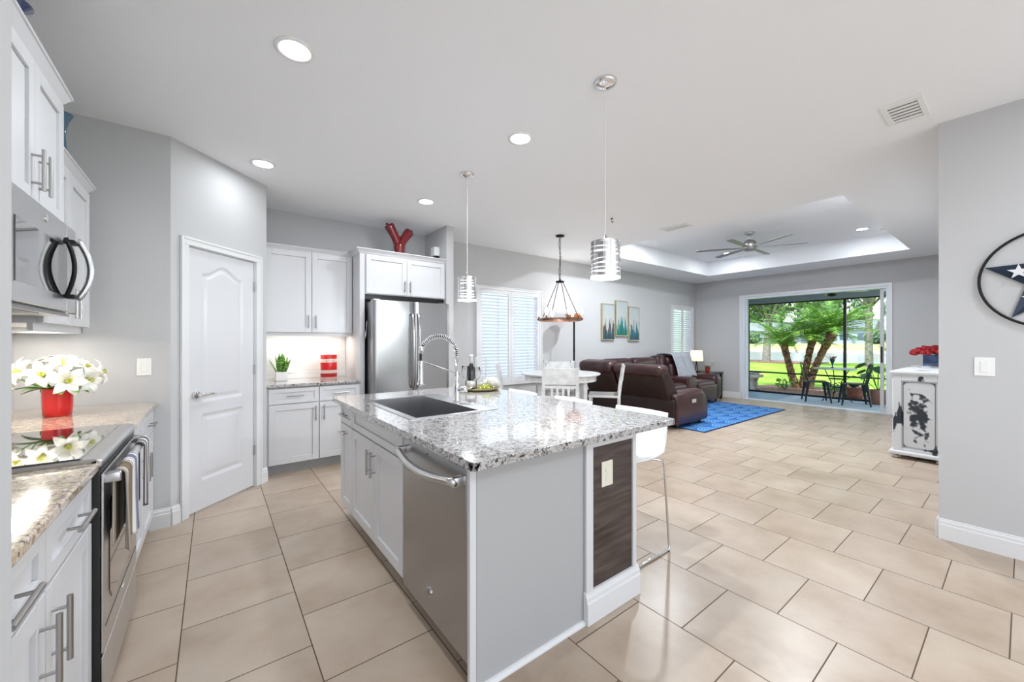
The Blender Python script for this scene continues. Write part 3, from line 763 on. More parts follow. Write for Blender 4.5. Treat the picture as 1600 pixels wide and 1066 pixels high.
b = MB(); b.box(.02, .05, 1.765, .09, .13, 1.782); b.box(FW-.09, .05, 1.765, FW-.02, .13, 1.782); b.done('hinge_cover', STEELD, fr)
b = MB(); b.box(.01, .03, 0, FW-.01, .12, .05); b.done('kick_grille', BLACK, fr)
# things hanging on the side of the fridge
r = thing('hanging_opener', 'small metal bottle opener hanging on the fridge side', 'utensil', (1.345, 4.40, 1.44))
b = MB(); b.tube([(.0, 0, .10), (-.006, 0, .06), (-.006, 0, .0)], .006, 8); b.tube([(-.006,0,0),(-.02,-.01,-.05),(-.034,-.02,-.10)], [.009,.012,.006], 8); b.tube([(-.006,0,0),(-.018,.01,-.05),(-.012,.02,-.09)], [.009,.008,.005], 8)
b.done('body', NICKEL, r, smooth=True)
b = MB(); b.lathe([(.008,-.003),(.010,.003)], (-.004, 0, .105), 12, 'x'); b.done('magnet', BLACK, r)

# red vase, siren, jar, plant
rv = MB()
for sgn, hh, lean in ((-1, .355, .11), (1, .315, .105)):
    pts = []; rs = []
    for k in range(13):
        t = k/12; z = .13+(hh-.13)*t
        pts.append((sgn*(.014+(lean+.01)*t**1.25), 0, z)); rs.append(.050+.004*t+.020*max(0, t-.55)*(1 if t < .93 else .2))
    rv.tube(pts, rs, 16)
    rv.tube([(pts[-1][0]-sgn*.01, -.015, hh-.03), (pts[-1][0]+sgn*.025, 0, hh+.012)], [.026, .016], 10)
rv.lathe([(.052,0),(.058,.02),(.062,.06),(.066,.11),(.062,.15),(.04,.175),(0,.18)], seg=24)
o = rv.done('vase', DRED, smooth=True); o.location = (1.79, 4.60, 2.353); tag(o, 'dark red glossy forked vase on top of the fridge cabinet', 'vase')
r = thing('siren_box', 'small white alarm box on wall above the fridge cabinet', 'alarm', (2.33, 4.66, 2.48))
b = MB(); b.rbox(-.075, -.055, -.055, -.001, .055, .06, .008, 2); b.done('cover', PLASTW, r)
b = MB(); b.box(-.05, -.05, -.075, -.001, .05, -.056); b.done('speaker_grille', BLACKM, r)

r = thing('red_canister', 'red candle jar with two white wrap bands on back counter', 'canister', (1.035, 4.78, CT))
CAN = stripes_mat('canister bands', [(.0, (.80, .50, .42)), (.02, (.50, .01, .012)), (.065, (.75, .66, .58)), (.098, (.66, .01, .012)), (.185, (.78, .64, .54)), (.225, (.66, .01, .012))], 2, .3)
b = MB(); b.lathe([(.082,0),(.086,.004),(.086,.268),(.082,.272),(0,.266)], seg=40); b.done('jar', CAN, r, smooth=True)
b = MB(); b.tube([(-.0,0,.266),(-.004,0,.285),(-.02,0,.31)], .003, 6); b.done('wick', NICKEL, r)
SCR = mat('band script', (.35, .22, .18), .6)
b = MB(); rnd = random.Random(4)      # small illegible script on the bands
for (zc, hh) in ((.205, .018), (.078, .010)):
    a = -PI/2-.62
    while a < -PI/2+.45:
        z = zc+rnd.uniform(-.3, .3)*hh; x, y = .0868*math.cos(a), .0868*math.sin(a)
        b.tube([(x, y, z-hh*.4), (.0868*math.cos(a+.03), .0868*math.sin(a+.03), z+hh*.4), (.0868*math.cos(a+.06), .0868*math.sin(a+.06), z-hh*.2)], .0011, 4); a += .09+.04*rnd.random()
b.done('band_script', SCR, r)
r = thing('snake_plant', 'small snake plant in square white pot on back counter', 'plant', (.575, 4.84, CT))
b = MB(); b.rbox(-.055,-.055,0,.055,.055,.098,.006,2); b.done('pot', CERW, r)
b = MB()
for k in range(11):
    a = k*2.4; rr = .012+.003*k; L = .225-.010*k; lean = .02*k
    def fn(u, v, a=a, rr=rr, L=L, lean=lean):
        w_ = .075*(.55+1.1*v)*max(.01, 1-v)**.75
        return (rr*math.cos(a)+math.cos(a)*lean*v*.4+(u-.5)*w_*math.sin(a), rr*math.sin(a)+math.sin(a)*lean*v*.4-(u-.5)*w_*math.cos(a), .085+L*v)
    b.grid(fn, 3, 8)
SN = noise_mat('snake plant leaf', [(.4, (.02, .10, .01)), (.5, (.10, .26, .03)), (.6, (.22, .42, .06))], 16, .4, stretch=(1,1,5)); b.done('leaves', SN, r, smooth=True, solid=.002)
plate('wall_outlet', 'white wall outlet on backsplash beside the snake plant', 'outlet', (.695, YN-.010, 1.02), 0, outlet=True)

# ================================================================== ISLAND
XI = .785; IY0, IY1 = 1.25, 3.15
# local frame for cabinets facing -x : rotz=-90, local x -> -Y
def isl(yend, *a): pass
wd = 3.15-2.842
base_cab('base_cabinet', 'narrow white island cabinet with one drawer, at the island far end', wd, 1.37-XI, (XI, 3.15, 0), -R90,
  [(.004, wd-.004, 'drawer', .715, .855, wd/2, .785, False), (.004, wd-.004, 'door', .108, .707, wd/2, .655, False)], hl=.12)
wd = 2.842-1.918; hw = .462
base_cab('sink_base_cabinet', 'wide white island cabinet under the sink with two doors', wd, 1.37-XI, (XI, 2.842, 0), -R90,
  [(.004, wd-.006, 'drawer', .715, .855, None, None, False), (.004, hw-.003, 'door', .108, .707, hw-.035, .585, True), (hw+.003, wd-.006, 'door', .108, .707, hw+.035, .585, True)], top=.62)
# dishwasher
dw = thing('dishwasher', 'stainless dishwasher with curved bar handle in the island end', 'dishwasher', (.755, 1.905, 0), -R90)
w_ = 1.905-1.272
b = MB(); b.box(.004, .05, .1, w_-.004, .60, .858); b.done('body', BLACK, dw)
b = MB(); b.rbox(.012, 0, .10, w_-.0, .05, .845, .006, 2); dd = b.done('door', STEEL, dw)
b = MB(); hz = .775; N = 14; pts = []; rs = []
for k in range(N+1):
    t = k/N; pts.append((.03+(w_-.055)*t, -.035-.028*math.sin(PI*t), hz+.012-.024*math.sin(PI*t))); rs.append(.017)
b.tube(pts, rs, 12)
for x in (.045, w_-.04): b.rbox(x-.014, -.045, hz-.010, x+.014, .004, hz+.028, .004, 2)
b.done('handle', STEELH, dd, smooth=True)
b = MB(); b.lathe([(.021,-.004),(.021,0)], (.315, 0, .215), 28, 'y'); b.done('badge', CHROME, dd)
b = MB(); b.lathe([(.016,-.0055),(.016,-.003)], (.315, 0, .215), 28, 'y'); b.done('badge_face', STEELD, dd)
b = MB(); b.lathe([(.004,-.002),(.004,0)], (w_*.46, 0, .815), 12, 'y'); b.box(w_-.12, -.0015, .835, w_-.02, 0, .842); b.done('indicator', BLACK, dd)
b = MB(); b.box(.004, .085, 0, w_-.004, .10, .1); b.done('toe_kick', mat('dark toe kick', (.10, .085, .07), .5), dw)
# end panel, knee wall, base trim
b = MB(); b.box(.757, 1.252, 0, .785, 1.27, .862); o = tag(b.done('filler_strip', CAB, bevel=.001), 'narrow white filler strip beside the dishwasher at island corner', 'trim')
ep = thing('island_end_panel', 'flat light grey end panel of the kitchen island', 'panel', (.786, 1.252, 0))
b = MB(); b.box(0, .0, 0, .588, .018, .862); b.done('panel', PANELG, ep)
b = MB(); b.prism([(0,0),(.0,.018)]+[(-.018*math.sin(t*PI/16), .018*math.cos(t*PI/16)) for t in range(1, 8)]+[(-.018,0)], 0, .585, lambda a, z, t: (t, a, z)); b.done('quarter_round', TRIM, ep, smooth=False)
kw = thing('island_knee_wall', 'white framed knee wall carrying the island overhang', 'wall post', (1.375, 1.25, 0))
KW = .385
b = MB(); b.box(0, 0, 0, KW, 1.90, .862); b.done('core', PANELG, kw)  # knee wall core, runs along the whole island
b = MB(); 
b.box(.0, -.016, .0, .048, 0, .862); b.box(KW-.03, -.016, .0, KW, 0, .862); b.box(.048, -.016, .815, KW-.03, 0, .862)
b.box(-.004, -.018, .845, KW+.02, 0, .862); b.box(-.004, -.024, .853, KW+.03, 0, .863)
b.done('frame', CAB, kw, bevel=.003)
b = MB(); b.box(.048, -.006, .13, KW-.03, 0, .815); b.done('wood_inset', DWOOD, kw)
b = MB(); b.prism([(0,0),(-.030,0),(-.030,.10),(-.025,.107),(-.025,.125),(-.018,.132),(-.017,.145),(0,.148)], -.006, KW+.016, lambda a, z, t: (t, a, z))
b.prism([(0,0),(.016,0),(.016,.10),(.011,.107),(.011,.125),(.005,.132),(0,.148)], 0, 1.90, lambda a, z, t: (KW+a, t, z)); b.done('base_molding', TRIM, kw, bevel=.002)
plate('wall_outlet', 'ivory outlet cover on the dark wood inset of the island', 'outlet', (1.375+.155, 1.25-.006, .672), 0, .082, .122, IVORY, outlet=True)
# countertop
SK = (.872, 2.01, 1.29, 2.82)
slab('granite_countertop', 'speckled grey and white granite island countertop', .712, 1.158, 2.01, 3.20, GRAN, hole=SK, corner=.022, r=.006)
# sink
sk = thing('kitchen_sink', 'square stainless single bowl sink set in the island counter', 'sink', (0,0,CT))
x0, y0, x1, y1 = SK; fx0, fy0, fx1, fy1 = .838, 1.985, 1.40, 2.855
b = MB(); e = .006
def ringf(b, o_, i_, z0, z1):
    (a0,c0,a1,c1) = o_; (p0,q0,p1,q1) = i_
    O = [(a0,c0),(a1,c0),(a1,c1),(a0,c1)]; I = [(p0,q0),(p1,q0),(p1,q1),(p0,q1)]
    for k in range(4):
        m_ = (k+1)%4
        b.face([(*O[k],z1),(*O[m_],z1),(*I[m_],z1),(*I[k],z1)]); b.face([(*O[k],z0),(*O[k],z1),(*O[m_],z1),(*O[m_],z0)]) ; b.face([(*I[k],z0),(*I[k],z1),(*I[m_],z1),(*I[m_],z0)])
        b.face([(*O[k],z0),(*O[m_],z0),(*I[m_],z0),(*I[k],z0)])
ringf(b, (fx0,fy0,fx1,fy1), (x0+e,y0+e,x1-e,y1-e), .0005, .004); b.done('rim', STEELH, sk)
b = MB(); zb = -.215; t_ = .0
P = [(x0+e,y0+e),(x1-e,y0+e),(x1-e,y1-e),(x0+e,y1-e)]; Q = [(x0+.012,y0+.012),(x1-.012,y0+.012),(x1-.012,y1-.012),(x0+.012,y1-.012)]
for k in range(4):
    m_ = (k+1)%4; b.face([(*P[k],.002),(*P[m_],.002),(*Q[m_],zb),(*Q[k],zb)])
b.face([(*q,zb) for q in Q])
o = b.done('bowl', steel('sink bowl steel', .50, .22, False), sk, weld=True, solid=.003)
b = MB(); b.lathe([(.055,.0),(.055,.004),(.045,.004),(.040,.001),(0,.001)], ((x0+x1)/2, (y0+y1)/2, zb+.002), 28); b.done('drain', CHROME, sk)
# faucet
fc = thing('kitchen_faucet', 'tall chrome spring neck faucet behind the island sink', 'faucet', (1.345, 2.40, CT+.004), 0)
b = MB(); b.lathe([(.028,0),(.028,.012),(.024,.02),(.024,.11),(.016,.125),(.014,.13),(.0135,.32)], seg=20)
b.done('body', CHROME, fc, smooth=True)
b = MB(); b.tube([(.0,0,.085),(.03,-.04,.088),(.045,-.06,.088)], [.02,.021,.021], 14); b.tube([(.04,-.055,.088),(.075,-.085,.10)], .006, 8); b.done('lever', CHROME, fc, smooth=True)
arc = []; dirx, diry = -.92, .39   # neck reaches over the bowl
R = .122; AZ = .325
for k in range(25):
    a = PI*k/24; arc.append((dirx*(R-R*math.cos(a)), diry*(R-R*math.cos(a)), AZ+R*1.05*math.sin(a)))
b = MB(); b.tube([(0,0,.31)]+arc+[(dirx*2*R, diry*2*R, .30), (dirx*2*R*.99, diry*2*R*.99, .26)], .0075, 10); b.done('hose', BLACKM, fc, smooth=True)
b = MB(); turns = 26; Nn = turns*12; pts = []
for k in range(Nn+1):
    t = k/Nn; a = PI*.84*t; c = Vector((dirx*(R-R*math.cos(a)), diry*(R-R*math.cos(a)), AZ+R*1.05*math.sin(a)))
    nrm = Vector((-dirx*math.cos(a), -diry*math.cos(a), math.sin(a))).normalized(); bn = Vector((-diry, dirx, 0))
    th = 2*PI*turns*t; pts.append(c+.0155*(nrm*math.cos(th)+bn*math.sin(th)))
b.tube(pts, .0034, 6); b.done('spring', CHROME, fc, smooth=True)
b = MB(); hxp, hyp = dirx*2*R, diry*2*R
b.tube([(hxp*.955, hyp*.955, .385), (hxp*1.0, hyp*1.0, .335)], [.019,.016], 14)
b.lathe([(.010,.40),(.018,.385),(.018,.29),(.021,.265),(.027,.25),(.027,.238),(0,.238)], (hxp, hyp, -.12), 18); b.done('spray_head', CHROME, fc, smooth=True)
b = MB(); b.tube([(0,0,.195),(hxp*.9,hyp*.9,.275)], .005, 8); b.lathe([(.021,.266),(.021,.286)], (hxp,hyp,0), 16); b.lathe([(.018,.182),(.018,.208)], (0,0,0), 16); b.done('support_arm', CHROME, fc, smooth=False)
b = MB(); b.lathe([(.02,0),(.02,.006),(.015,.009),(.013,.014),(0,.015)], seg=20); o = b.done('air_switch', CHROME, smooth=True); o.location = (1.358, 2.215, CT+.004); tag(o, 'small round chrome button on the sink rim beside the faucet', 'button')

# tray with bottle, glasses, grapes, cloth flower
TR = (1.845, 2.90, CT)
tr = thing('serving_tray', 'round golden tray on the far end of island counter', 'tray', TR)
b = MB(); b.lathe([(0,.004),(.12,.004),(.165,.012),(.19,.026),(.193,.025),(.170,.006),(.12,0),(0,0)][::-1], seg=40); b.done('dish', noise_mat('gilded tray', [(.3, (.25, .20, .08)), (.7, (.45, .38, .18))], 20, .3, metal=.6), tr, smooth=True)
bt = thing('wine_bottle', 'dark wine bottle with white foil and label on the round tray', 'bottle', (1.80, 2.955, CT+.0045))
prof = [(.0,0),(.036,0),(.038,.006),(.038,.15),(.034,.175),(.020,.205),(.0145,.225),(.0138,.285),(.0155,.287),(.0155,.298),(0,.298)]
b = MB(); b.lathe(prof, seg=28); b.done('body', mat('dark bottle glass', (.008,.010,.014), .08, 0, 1), bt, smooth=True)
b = MB(); b.lathe([(.0148,.226),(.0148,.286),(.0162,.288),(.0162,.300),(0,.301)], seg=24); b.done('foil', mat('white foil', (.75,.75,.76), .3, .3), bt, smooth=True)
b = MB(); b.lathe([(.0385,.012),(.0385,.075)], seg=28); b.done('label', mat('paper label', (.72,.68,.66), .7), bt, smooth=True)
def glass_thing(label, loc, s=1.0, stem=None, group=None):
    g = thing('wine_glass', label, 'glass', loc, 0, group)
    b = MB(); b.lathe([(.004,.085*s),(.02,.092*s),(.033,.12*s),(.037,.155*s),(.034,.205*s),(.0328,.205*s),(.0355,.155*s),(.031,.122*s),(.018,.097*s),(0,.09*s)], seg=24); b.done('bowl', GLASSC, g, smooth=True)
    b = MB(); b.lathe([(.032,0),(.032,.002),(.006,.006),(.004,.012),(.004,.087*s),(0,.088*s)], seg=20); b.done('stem', stem or GLASSC, g, smooth=True)
    return g
glass_thing('clear wine glass with black stem left of the wine bottle', (1.735, 2.935, CT+.005), 1.0, BLACK)
glass_thing('clear wine glass with black stem right of the bottle on the tray', (1.80, 2.872, CT+.0055), .95, BLACK)
b = MB(); rnd = random.Random(2)
GR = mat('green grapes', (.40, .46, .08), .25, 0, .3)
for k in range(46):
    x, y = rnd.gauss(0, .026), rnd.gauss(0, .022); z = .011+rnd.random()*.030*max(0, 1-(x*x+y*y)/.002)
    b.lathe([(0,-.009),(.006,-.007),(.009,0),(.006,.007),(0,.009)], (x, y, z), 8)
o = b.done('grape_bunch', GR, smooth=True); o.location = (1.860, 2.81, CT+.012); tag(o, 'bunch of green grapes on the round tray', 'grapes')
b = MB(); 
for k in range(30):
    a = k*2.399; r_ = .006+.0105*math.sqrt(k); 
    leaf_blade(b, (r_*math.cos(a)*.5, r_*math.sin(a)*.5, .012+.03*(1-k/30)), (math.cos(a), math.sin(a), 1.6-k*.05), .05, .045, .1, 4)
o = b.done('napkin', PETALW, smooth=True); o.location = (1.935, 2.845, CT+.010); o.scale = (1.25, 1.25, 1.25); tag(o, 'crumpled white napkin rose on the right of the tray', 'napkin')
for x, y, h_, lab in ((1.940, 2.935, .275, 'tall slim grey taper candle at the right of the tray'), (1.868, 2.985, .27, 'tall slim grey taper candle close behind the wine bottle')):
    b = MB(); b.lathe([(.018,0),(.018,.004),(.009,.012),(.0095,.02),(.0085,.025),(.0045,h_),(.002,h_+.006),(0,h_+.006)], seg=14)
    o = b.done('taper_candle', mat('grey wax', (.33,.36,.33), .5), smooth=True); o.location = (x, y, CT+.006); tag(o, lab, 'candle', 'taper candles on the tray')
# ================================================================== BAR STOOLS
def make_stool():
    r = thing('bar_stool', 'x', 'stool', (0,0,0), 0, 'white bar stools along the island')
    # local: faces -x ; back at +x
    prof = [(-.19, .625), (-.17, .612), (-.08, .603), (.04, .600), (.13, .612), (.175, .645), (.195, .70), (.207, .78), (.215, .845), (.222, .872)]
    W = .40
    def fn(u, v):
        k = v*(len(prof)-1); i = min(len(prof)-2, int(k)); f = k-i
        x = prof[i][0]*(1-f)+prof[i+1][0]*f; z = prof[i][1]*(1-f)+prof[i+1][1]*f
        y = (u-.5)*W; e = abs(u-.5)*2
        tap = 1-.05*max(0, v-.5)
        dish = .022*e**2.2
        if v < .5: z += dish
        else: x -= dish*1.2
        return (x, y*tap, z)
    b = MB(); b.grid(fn, 16, 36); b.done('seat_shell', STOOLW, r, smooth=True, solid=.012)
    for sy in (-1, 1):
        y = sy*.185; b = MB()
        b.tube([(.06, sy*.10, .592), (.12, sy*.17, .590), (.16, y, .575), (.175, y, .54), (.225, y, .06), (.232, y, .02), (.215, y, .009), (-.20, y, .009), (-.222, y, .02), (-.215, y, .06), (-.14, y, .56), (-.12, sy*.17, .585), (-.06, sy*.10, .590)], .008, 10)
        b.done('sled_leg', CHROME, r, smooth=True)
    b = MB(); b.tube([(-.185, -.185, .25), (-.185, .185, .25)], .007, 8); b.tube([(.09, -.14, .590), (.09, .14, .590)], .007, 8); b.tube([(-.09, -.14, .588), (-.09, .14, .588)], .007, 8); b.done('foot_rail', CHROME, r)
    b = MB()
    for sy in (-1, 1):
        for x in (.215, -.20): b.cyl((x, sy*.185, 0), (x, sy*.185, .008), .010, 10)
    b.done('foot_pad', BLACK, r)
    return r
st = make_stool(); st.location = (2.05, 1.545, 0); st['label'] = 'white plastic bar stool nearest the camera with chrome sled legs'
dup(st, (2.03, 2.14, 0), 0, 'white plastic bar stool in the middle of the row')
dup(st, (2.01, 2.74, 0), 0, 'white plastic bar stool farthest along the island')

# ================================================================== PENDANTS
def make_pendant(label):
    r = thing('pendant_lamp', label, 'lamp', (0,0,H), 0, 'pendant lamps over the island')
    b = MB(); b.lathe([(0,-.035),(.012,-.034),(.05,-.022),(.062,-.012),(.064,0),(0,0)], seg=32); b.done('canopy', CHROME, r, smooth=True)
    b = MB(); b.cyl((0,0,-.03), (0,0,-.875), .0028, 6); b.done('cord', mat('clear cord', (.75,.75,.75), .3), r)
    b = MB(); b.lathe([(.004,-.862),(.016,-.895),(.016,-.905),(0,-.905)], seg=16); b.done('cap', STEELH, r, smooth=True)
    zt, zb_, R = -.903, -1.105, .080
    b = MB(); b.lathe([(.060,zt-.012),(.060,zb_+.006)], seg=28); b.done('inner_glass', mat('pendant glass', (.9,.9,.9), .3, emit=(1,1,1), es=.45), r, smooth=True)
    rnd = random.Random(11); b = MB()
    b.lathe([(R,zt),(R,zt-.008),(0,zt-.008)], seg=32)
    z = zt-.020
    while z > zb_+.012:
        ph = rnd.random()*6; am = rnd.uniform(.001, .005); hh = rnd.uniform(.007, .011)
        def ring(dr, dz, ph=ph, am=am, z=z): return [(math.cos(2*PI*k/36)*(R+dr), math.sin(2*PI*k/36)*(R+dr), z+dz+am*math.sin(4*PI*k/36+ph)) for k in range(36)]
        A = [b.bm.verts.new(p) for p in ring(0, hh)]; B = [b.bm.verts.new(p) for p in ring(0, -hh)]
        for k in range(36): b.bm.faces.new((A[k], A[(k+1)%36], B[(k+1)%36], B[k]))
        z -= rnd.uniform(.021, .029)
    for k in range(6):
        a = k*PI/3; b.box(R*math.cos(a)-.001, R*math.sin(a)-.001, zb_, R*math.cos(a)+.001, R*math.sin(a)+.001, zt)
    b.done('shade', mat('pendant chrome bands', (.85,.85,.86), .12, 1), r, solid=.002)
    b = MB(); b.lathe([(R-.006,zb_-.003),(R+.002,zb_-.003),(R+.002,zb_+.004),(R-.006,zb_+.004)], seg=36, close=True); b.done('rim', LENS, r)
    b = MB(); b.lathe([(0,-1.03),(.022,-1.02),(.028,-.99),(.014,-.95),(.012,-.905)], seg=16); b.done('bulb', BULB, r, smooth=True)
    return r
pn = make_pendant('nearer pendant lamp with banded chrome shade over the island'); pn.location = (1.757, 1.437, H)
dup(pn, (1.763, 2.96, H), 0, 'farther pendant lamp with banded shade, in front of the dining window')
for p in ((1.757, 1.437), (1.763, 2.96)):
    point('pendant_light', (*p, H-1.116), 22, .015, WARM)

# ================================================================== CEILING FIXTURES
def make_can():
    r = thing('recessed_light', 'x', 'ceiling light', (0,0,H), 0, 'recessed ceiling lights')
    b = MB(); b.lathe([(.092,0),(.092,-.004),(.075,-.008),(.068,-.004),(.068,0)], seg=36); b.done('trim_ring', PLASTW, r, smooth=True)
    b = MB(); b.lathe([(.068,-.004),(0,-.004)], seg=36); b.done('lens', LENS, r)
    return r
cn = make_can()
cans = [(.324, 2.223, H, 'round recessed ceiling light nearest the tall cabinets'), (.323, 3.805, H, 'round recessed ceiling light in front of the pantry door'),
        (1.757, 2.206, H, 'round recessed ceiling light between the two pendant lamps'), (1.765, 3.80, H, 'round recessed ceiling light before the fridge'),
        (8.20, 3.62, TZ, 'recessed light in the tray ceiling left of the fan'), (8.12, 1.56, TZ, 'recessed light in tray ceiling right of the fan')]
for i, (x, y, z, lab) in enumerate(cans):
    if i == 0: cn.location = (x, y, z); cn['label'] = lab
    else: dup(cn, (x, y, z), 0, lab)
for x, y, z, lab in cans: area('can_or_fill_light', (x, y, z-.02), .14, (CAN_W*.28 if y > 3.7 and x < 1 else CAN_W) if x < 4 else 7, WARM)
for x, y in ((.324, .64), (1.757, .64), (-.8, -1.0), (.324, -1.4), (1.757, -1.4), (3.0, -.9), (3.9, 3.9), (5.6, 1.6)): 
    if (x, y) != (3.9, 3.9) and y < .5: area('can_or_fill_light', (x, y, H-.02), .14, CAN_W, WARM)  # added fill lamps behind the camera, no fixtures modelled
for x, y in ((5.7, 3.5), (5.7, 1.7)): area('can_or_fill_light', (x, y, TZ-.02), .14, 48, WARM)  # added strong fill lamps hidden by the tray edge, no fixtures
# vents
def vent(label, cx, cy, lx, ly, n, rot=0):
    r = thing('ceiling_vent', label, 'vent', (cx, cy, H), rot)
    b = MB(); f = .028
    b.box(-lx/2,-ly/2,-.008,-lx/2+f,ly/2,-.0005); b.box(lx/2-f,-ly/2,-.008,lx/2,ly/2,-.0005); b.box(-lx/2+f,-ly/2,-.008,lx/2-f,-ly/2+f,-.0005); b.box(-lx/2+f,ly/2-f,-.008,lx/2-f,ly/2,-.0005)
    b.done('frame', PLASTW, r, bevel=.002)
    b = MB(); b.box(-lx/2+f,-ly/2+f,-.003,lx/2-f,ly/2-f,-.001); b.done('backing', mat('vent dark', (.03,.03,.03), .8), r)
    b = MB()
    for k in range(n):
        x = -lx/2+f+(lx-2*f)*(k+.5)/n; b.box(x-(lx-2*f)/n*.38, -ly/2+f, -.0050, x+(lx-2*f)/n*.38, ly/2-f, -.0038, rot=RY(-.03))
    b.done('slats', PLASTW, r)
vent('square white ceiling vent with slats near the star wall', 3.485, .465, .34, .19, 6)
vent('small white ceiling vent before the tray ceiling', 4.72, 2.72, .18, .36, 4)
b = MB(); b.lathe([(0,-.035),(.045,-.034),(.06,-.02),(.062,0)], seg=28); o = b.done('smoke_detector', PLASTW, smooth=True); o.location = (8.40, 1.33, TZ); tag(o, 'round white smoke detector in the tray ceiling', 'smoke detector')
b = MB(); b.lathe([(.014,-.008),(.014,0)], seg=12); b.tube([(0,0,-.005),(0,0,-.025)]+[(.012-.012*math.cos(a), 0, -.038-.013*math.sin(a)) for a in [i*PI*1.25/8 for i in range(9)]], .0035, 6)
o = b.done('ceiling_hook', BLACKM); o.location = (3.76, 2.98, H); tag(o, 'small black hook screwed in the ceiling', 'hook')
# ceiling fan
fn_ = thing('ceiling_fan', 'brushed nickel six blade ceiling fan in the tray ceiling', 'fan', (6.95, 2.73, TZ), -1.018)
b = MB(); b.lathe([(0,-.05),(.03,-.048),(.07,-.02),(.075,0)], seg=28); b.cyl((0,0,-.04),(0,0,-.13),.013,12); b.done('mount', STEELH, fn_, smooth=True)
b = MB(); b.lathe([(.02,-.12),(.06,-.125),(.095,-.15),(.105,-.20),(.10,-.27),(.06,-.295),(0,-.295)], seg=32); b.done('motor', NICKEL, fn_, smooth=True)
for k in range(6):
    a = k*PI/3
    b = MB(); b.prism([(.09,-.018),(.20,-.035),(.45,-.045),(.74,-.05),(.79,-.035),(.79,.035),(.74,.05),(.45,.045),(.20,.03),(.09,.018)], -.243, -.236)
    for v in b.bm.verts: v.co = RZ(a) @ (RX(.12) @ (v.co-Vector((0,0,-.24)))+Vector((0,0,-.24)))
    b.done('blade', mat('fan blade %d' % k, (.22,.215,.21), .3), fn_)

# ================================================================== DINING
CX, CY = 3.81, 3.90; TZD = .885
dt = thing('dining_table', 'round white counter-height dining table under the chandelier', 'table', (CX, CY, 0))
b = MB(); b.lathe([(0,TZD-.03),(.50,TZD-.03),(.535,TZD-.022),(.545,TZD-.010),(.54,TZD),(0,TZD)], seg=56); b.done('table_top', FURNW, dt, smooth=False)
b = MB(); b.lathe([(.47,TZD-.10),(.49,TZD-.10),(.49,TZD-.031),(.47,TZD-.031)], seg=56, close=True); b.done('apron', FURNW, dt, smooth=False)
for k in range(4):
    a = k*PI/2+.12; x, y = .39*math.cos(a), .39*math.sin(a)
    b = MB(); b.box(x-.035, y-.035, 0, x+.035, y+.035, TZD-.032); b.done('leg', FURNW, dt, bevel=.004)
def make_chair():
    r = thing('dining_chair', 'x', 'chair', (0,0,0), 0, 'white dining chairs around the round table')
    # local: faces +y (towards table), back at -y
    sh = .605
    b = MB(); b.rbox(-.215, -.20, sh-.03, .215, .21, sh, .012, 3); b.done('seat', mat('chair seat white', (.66,.65,.64), .22, 0, .5), r)
    for sx in (-1, 1):
        x = sx*.20
        b = MB(); pts = [(x, -.215, 0), (x, -.19, .30), (x, -.19, .60), (x, -.215, .80), (x, -.25, 1.005)]
        for p, q in zip(pts, pts[1:]):
            b.prism([(-.018,-.016),(.018,-.016),(.018,.016),(-.018,.016)], 0, 1, lambda a_, c_, t, p=p, q=q: (p[0]+(q[0]-p[0])*t+a_, p[1]+(q[1]-p[1])*t+c_, p[2]+(q[2]-p[2])*t))
        b.done('back_post', FURNW, r)
        b = MB(); b.box(x-.018, .165, 0, x+.018, .20, sh-.03); b.done('leg', FURNW, r, bevel=.003)
    def yb(z): return -.19-(z-.6)*.15
    b = MB(); b.box(-.185, yb(.93)-.012, .80, .185, yb(.93)+.010, 1.0, rot=RX(.14)); b.done('top_rail', FURNW, r, bevel=.003)
    b = MB(); b.box(-.185, yb(.77)-.008, .755, .185, yb(.77)+.008, .782); b.box(-.185, yb(.64)-.008, .635, .185, yb(.64)+.008, .66)
    for x in (-.10, -.035, .035, .10): b.box(x-.014, yb(.7)-.006, .655, x+.014, yb(.7)+.006, .76)
    b.done('lower_rail', FURNW, r)
    b = MB(); b.box(-.19,-.19,.22,.19,-.17,.245); b.box(-.19,.17,.22,.19,.19,.245); b.box(-.205,-.18,.28,-.19,.18,.305); b.box(.19,-.18,.28,.205,.18,.305); b.done('stretcher', FURNW, r)
    return r
FD = (math.sin(YAW), math.cos(YAW)); RD = (math.cos(YAW), -math.sin(YAW))
ch = make_chair()
def chair_at(dist, dx, dy, yawoff, label, first=False):
    x, y = CX+dx*dist, CY+dy*dist; rz = math.atan2(-dy, -dx)-PI/2+yawoff
    if first: ch.location = (x, y, 0); ch.rotation_euler = (0,0,rz); ch['label'] = label
    else: dup(ch, (x, y, 0), rz, label)
chair_at(.52, -.70, -.715, 0, 'white dining chair seen from behind, nearest the island', True)
chair_at(.60, .72, -.69, -.13, 'white dining chair seen edge-on in front of the sofa')
chair_at(.62, -.74, .67, .06, 'white dining chair seen edge-on in front of the shuttered window')
chair_at(.50, .70, .715, 0, 'white dining chair on the far side of the round table')
glass_thing('clear goblet on the left of the round dining table', (CX-.12, CY+.16, TZD), .8)
glass_thing('clear goblet on the right of the round dining table', (CX+.14, CY-.10, TZD), .8)
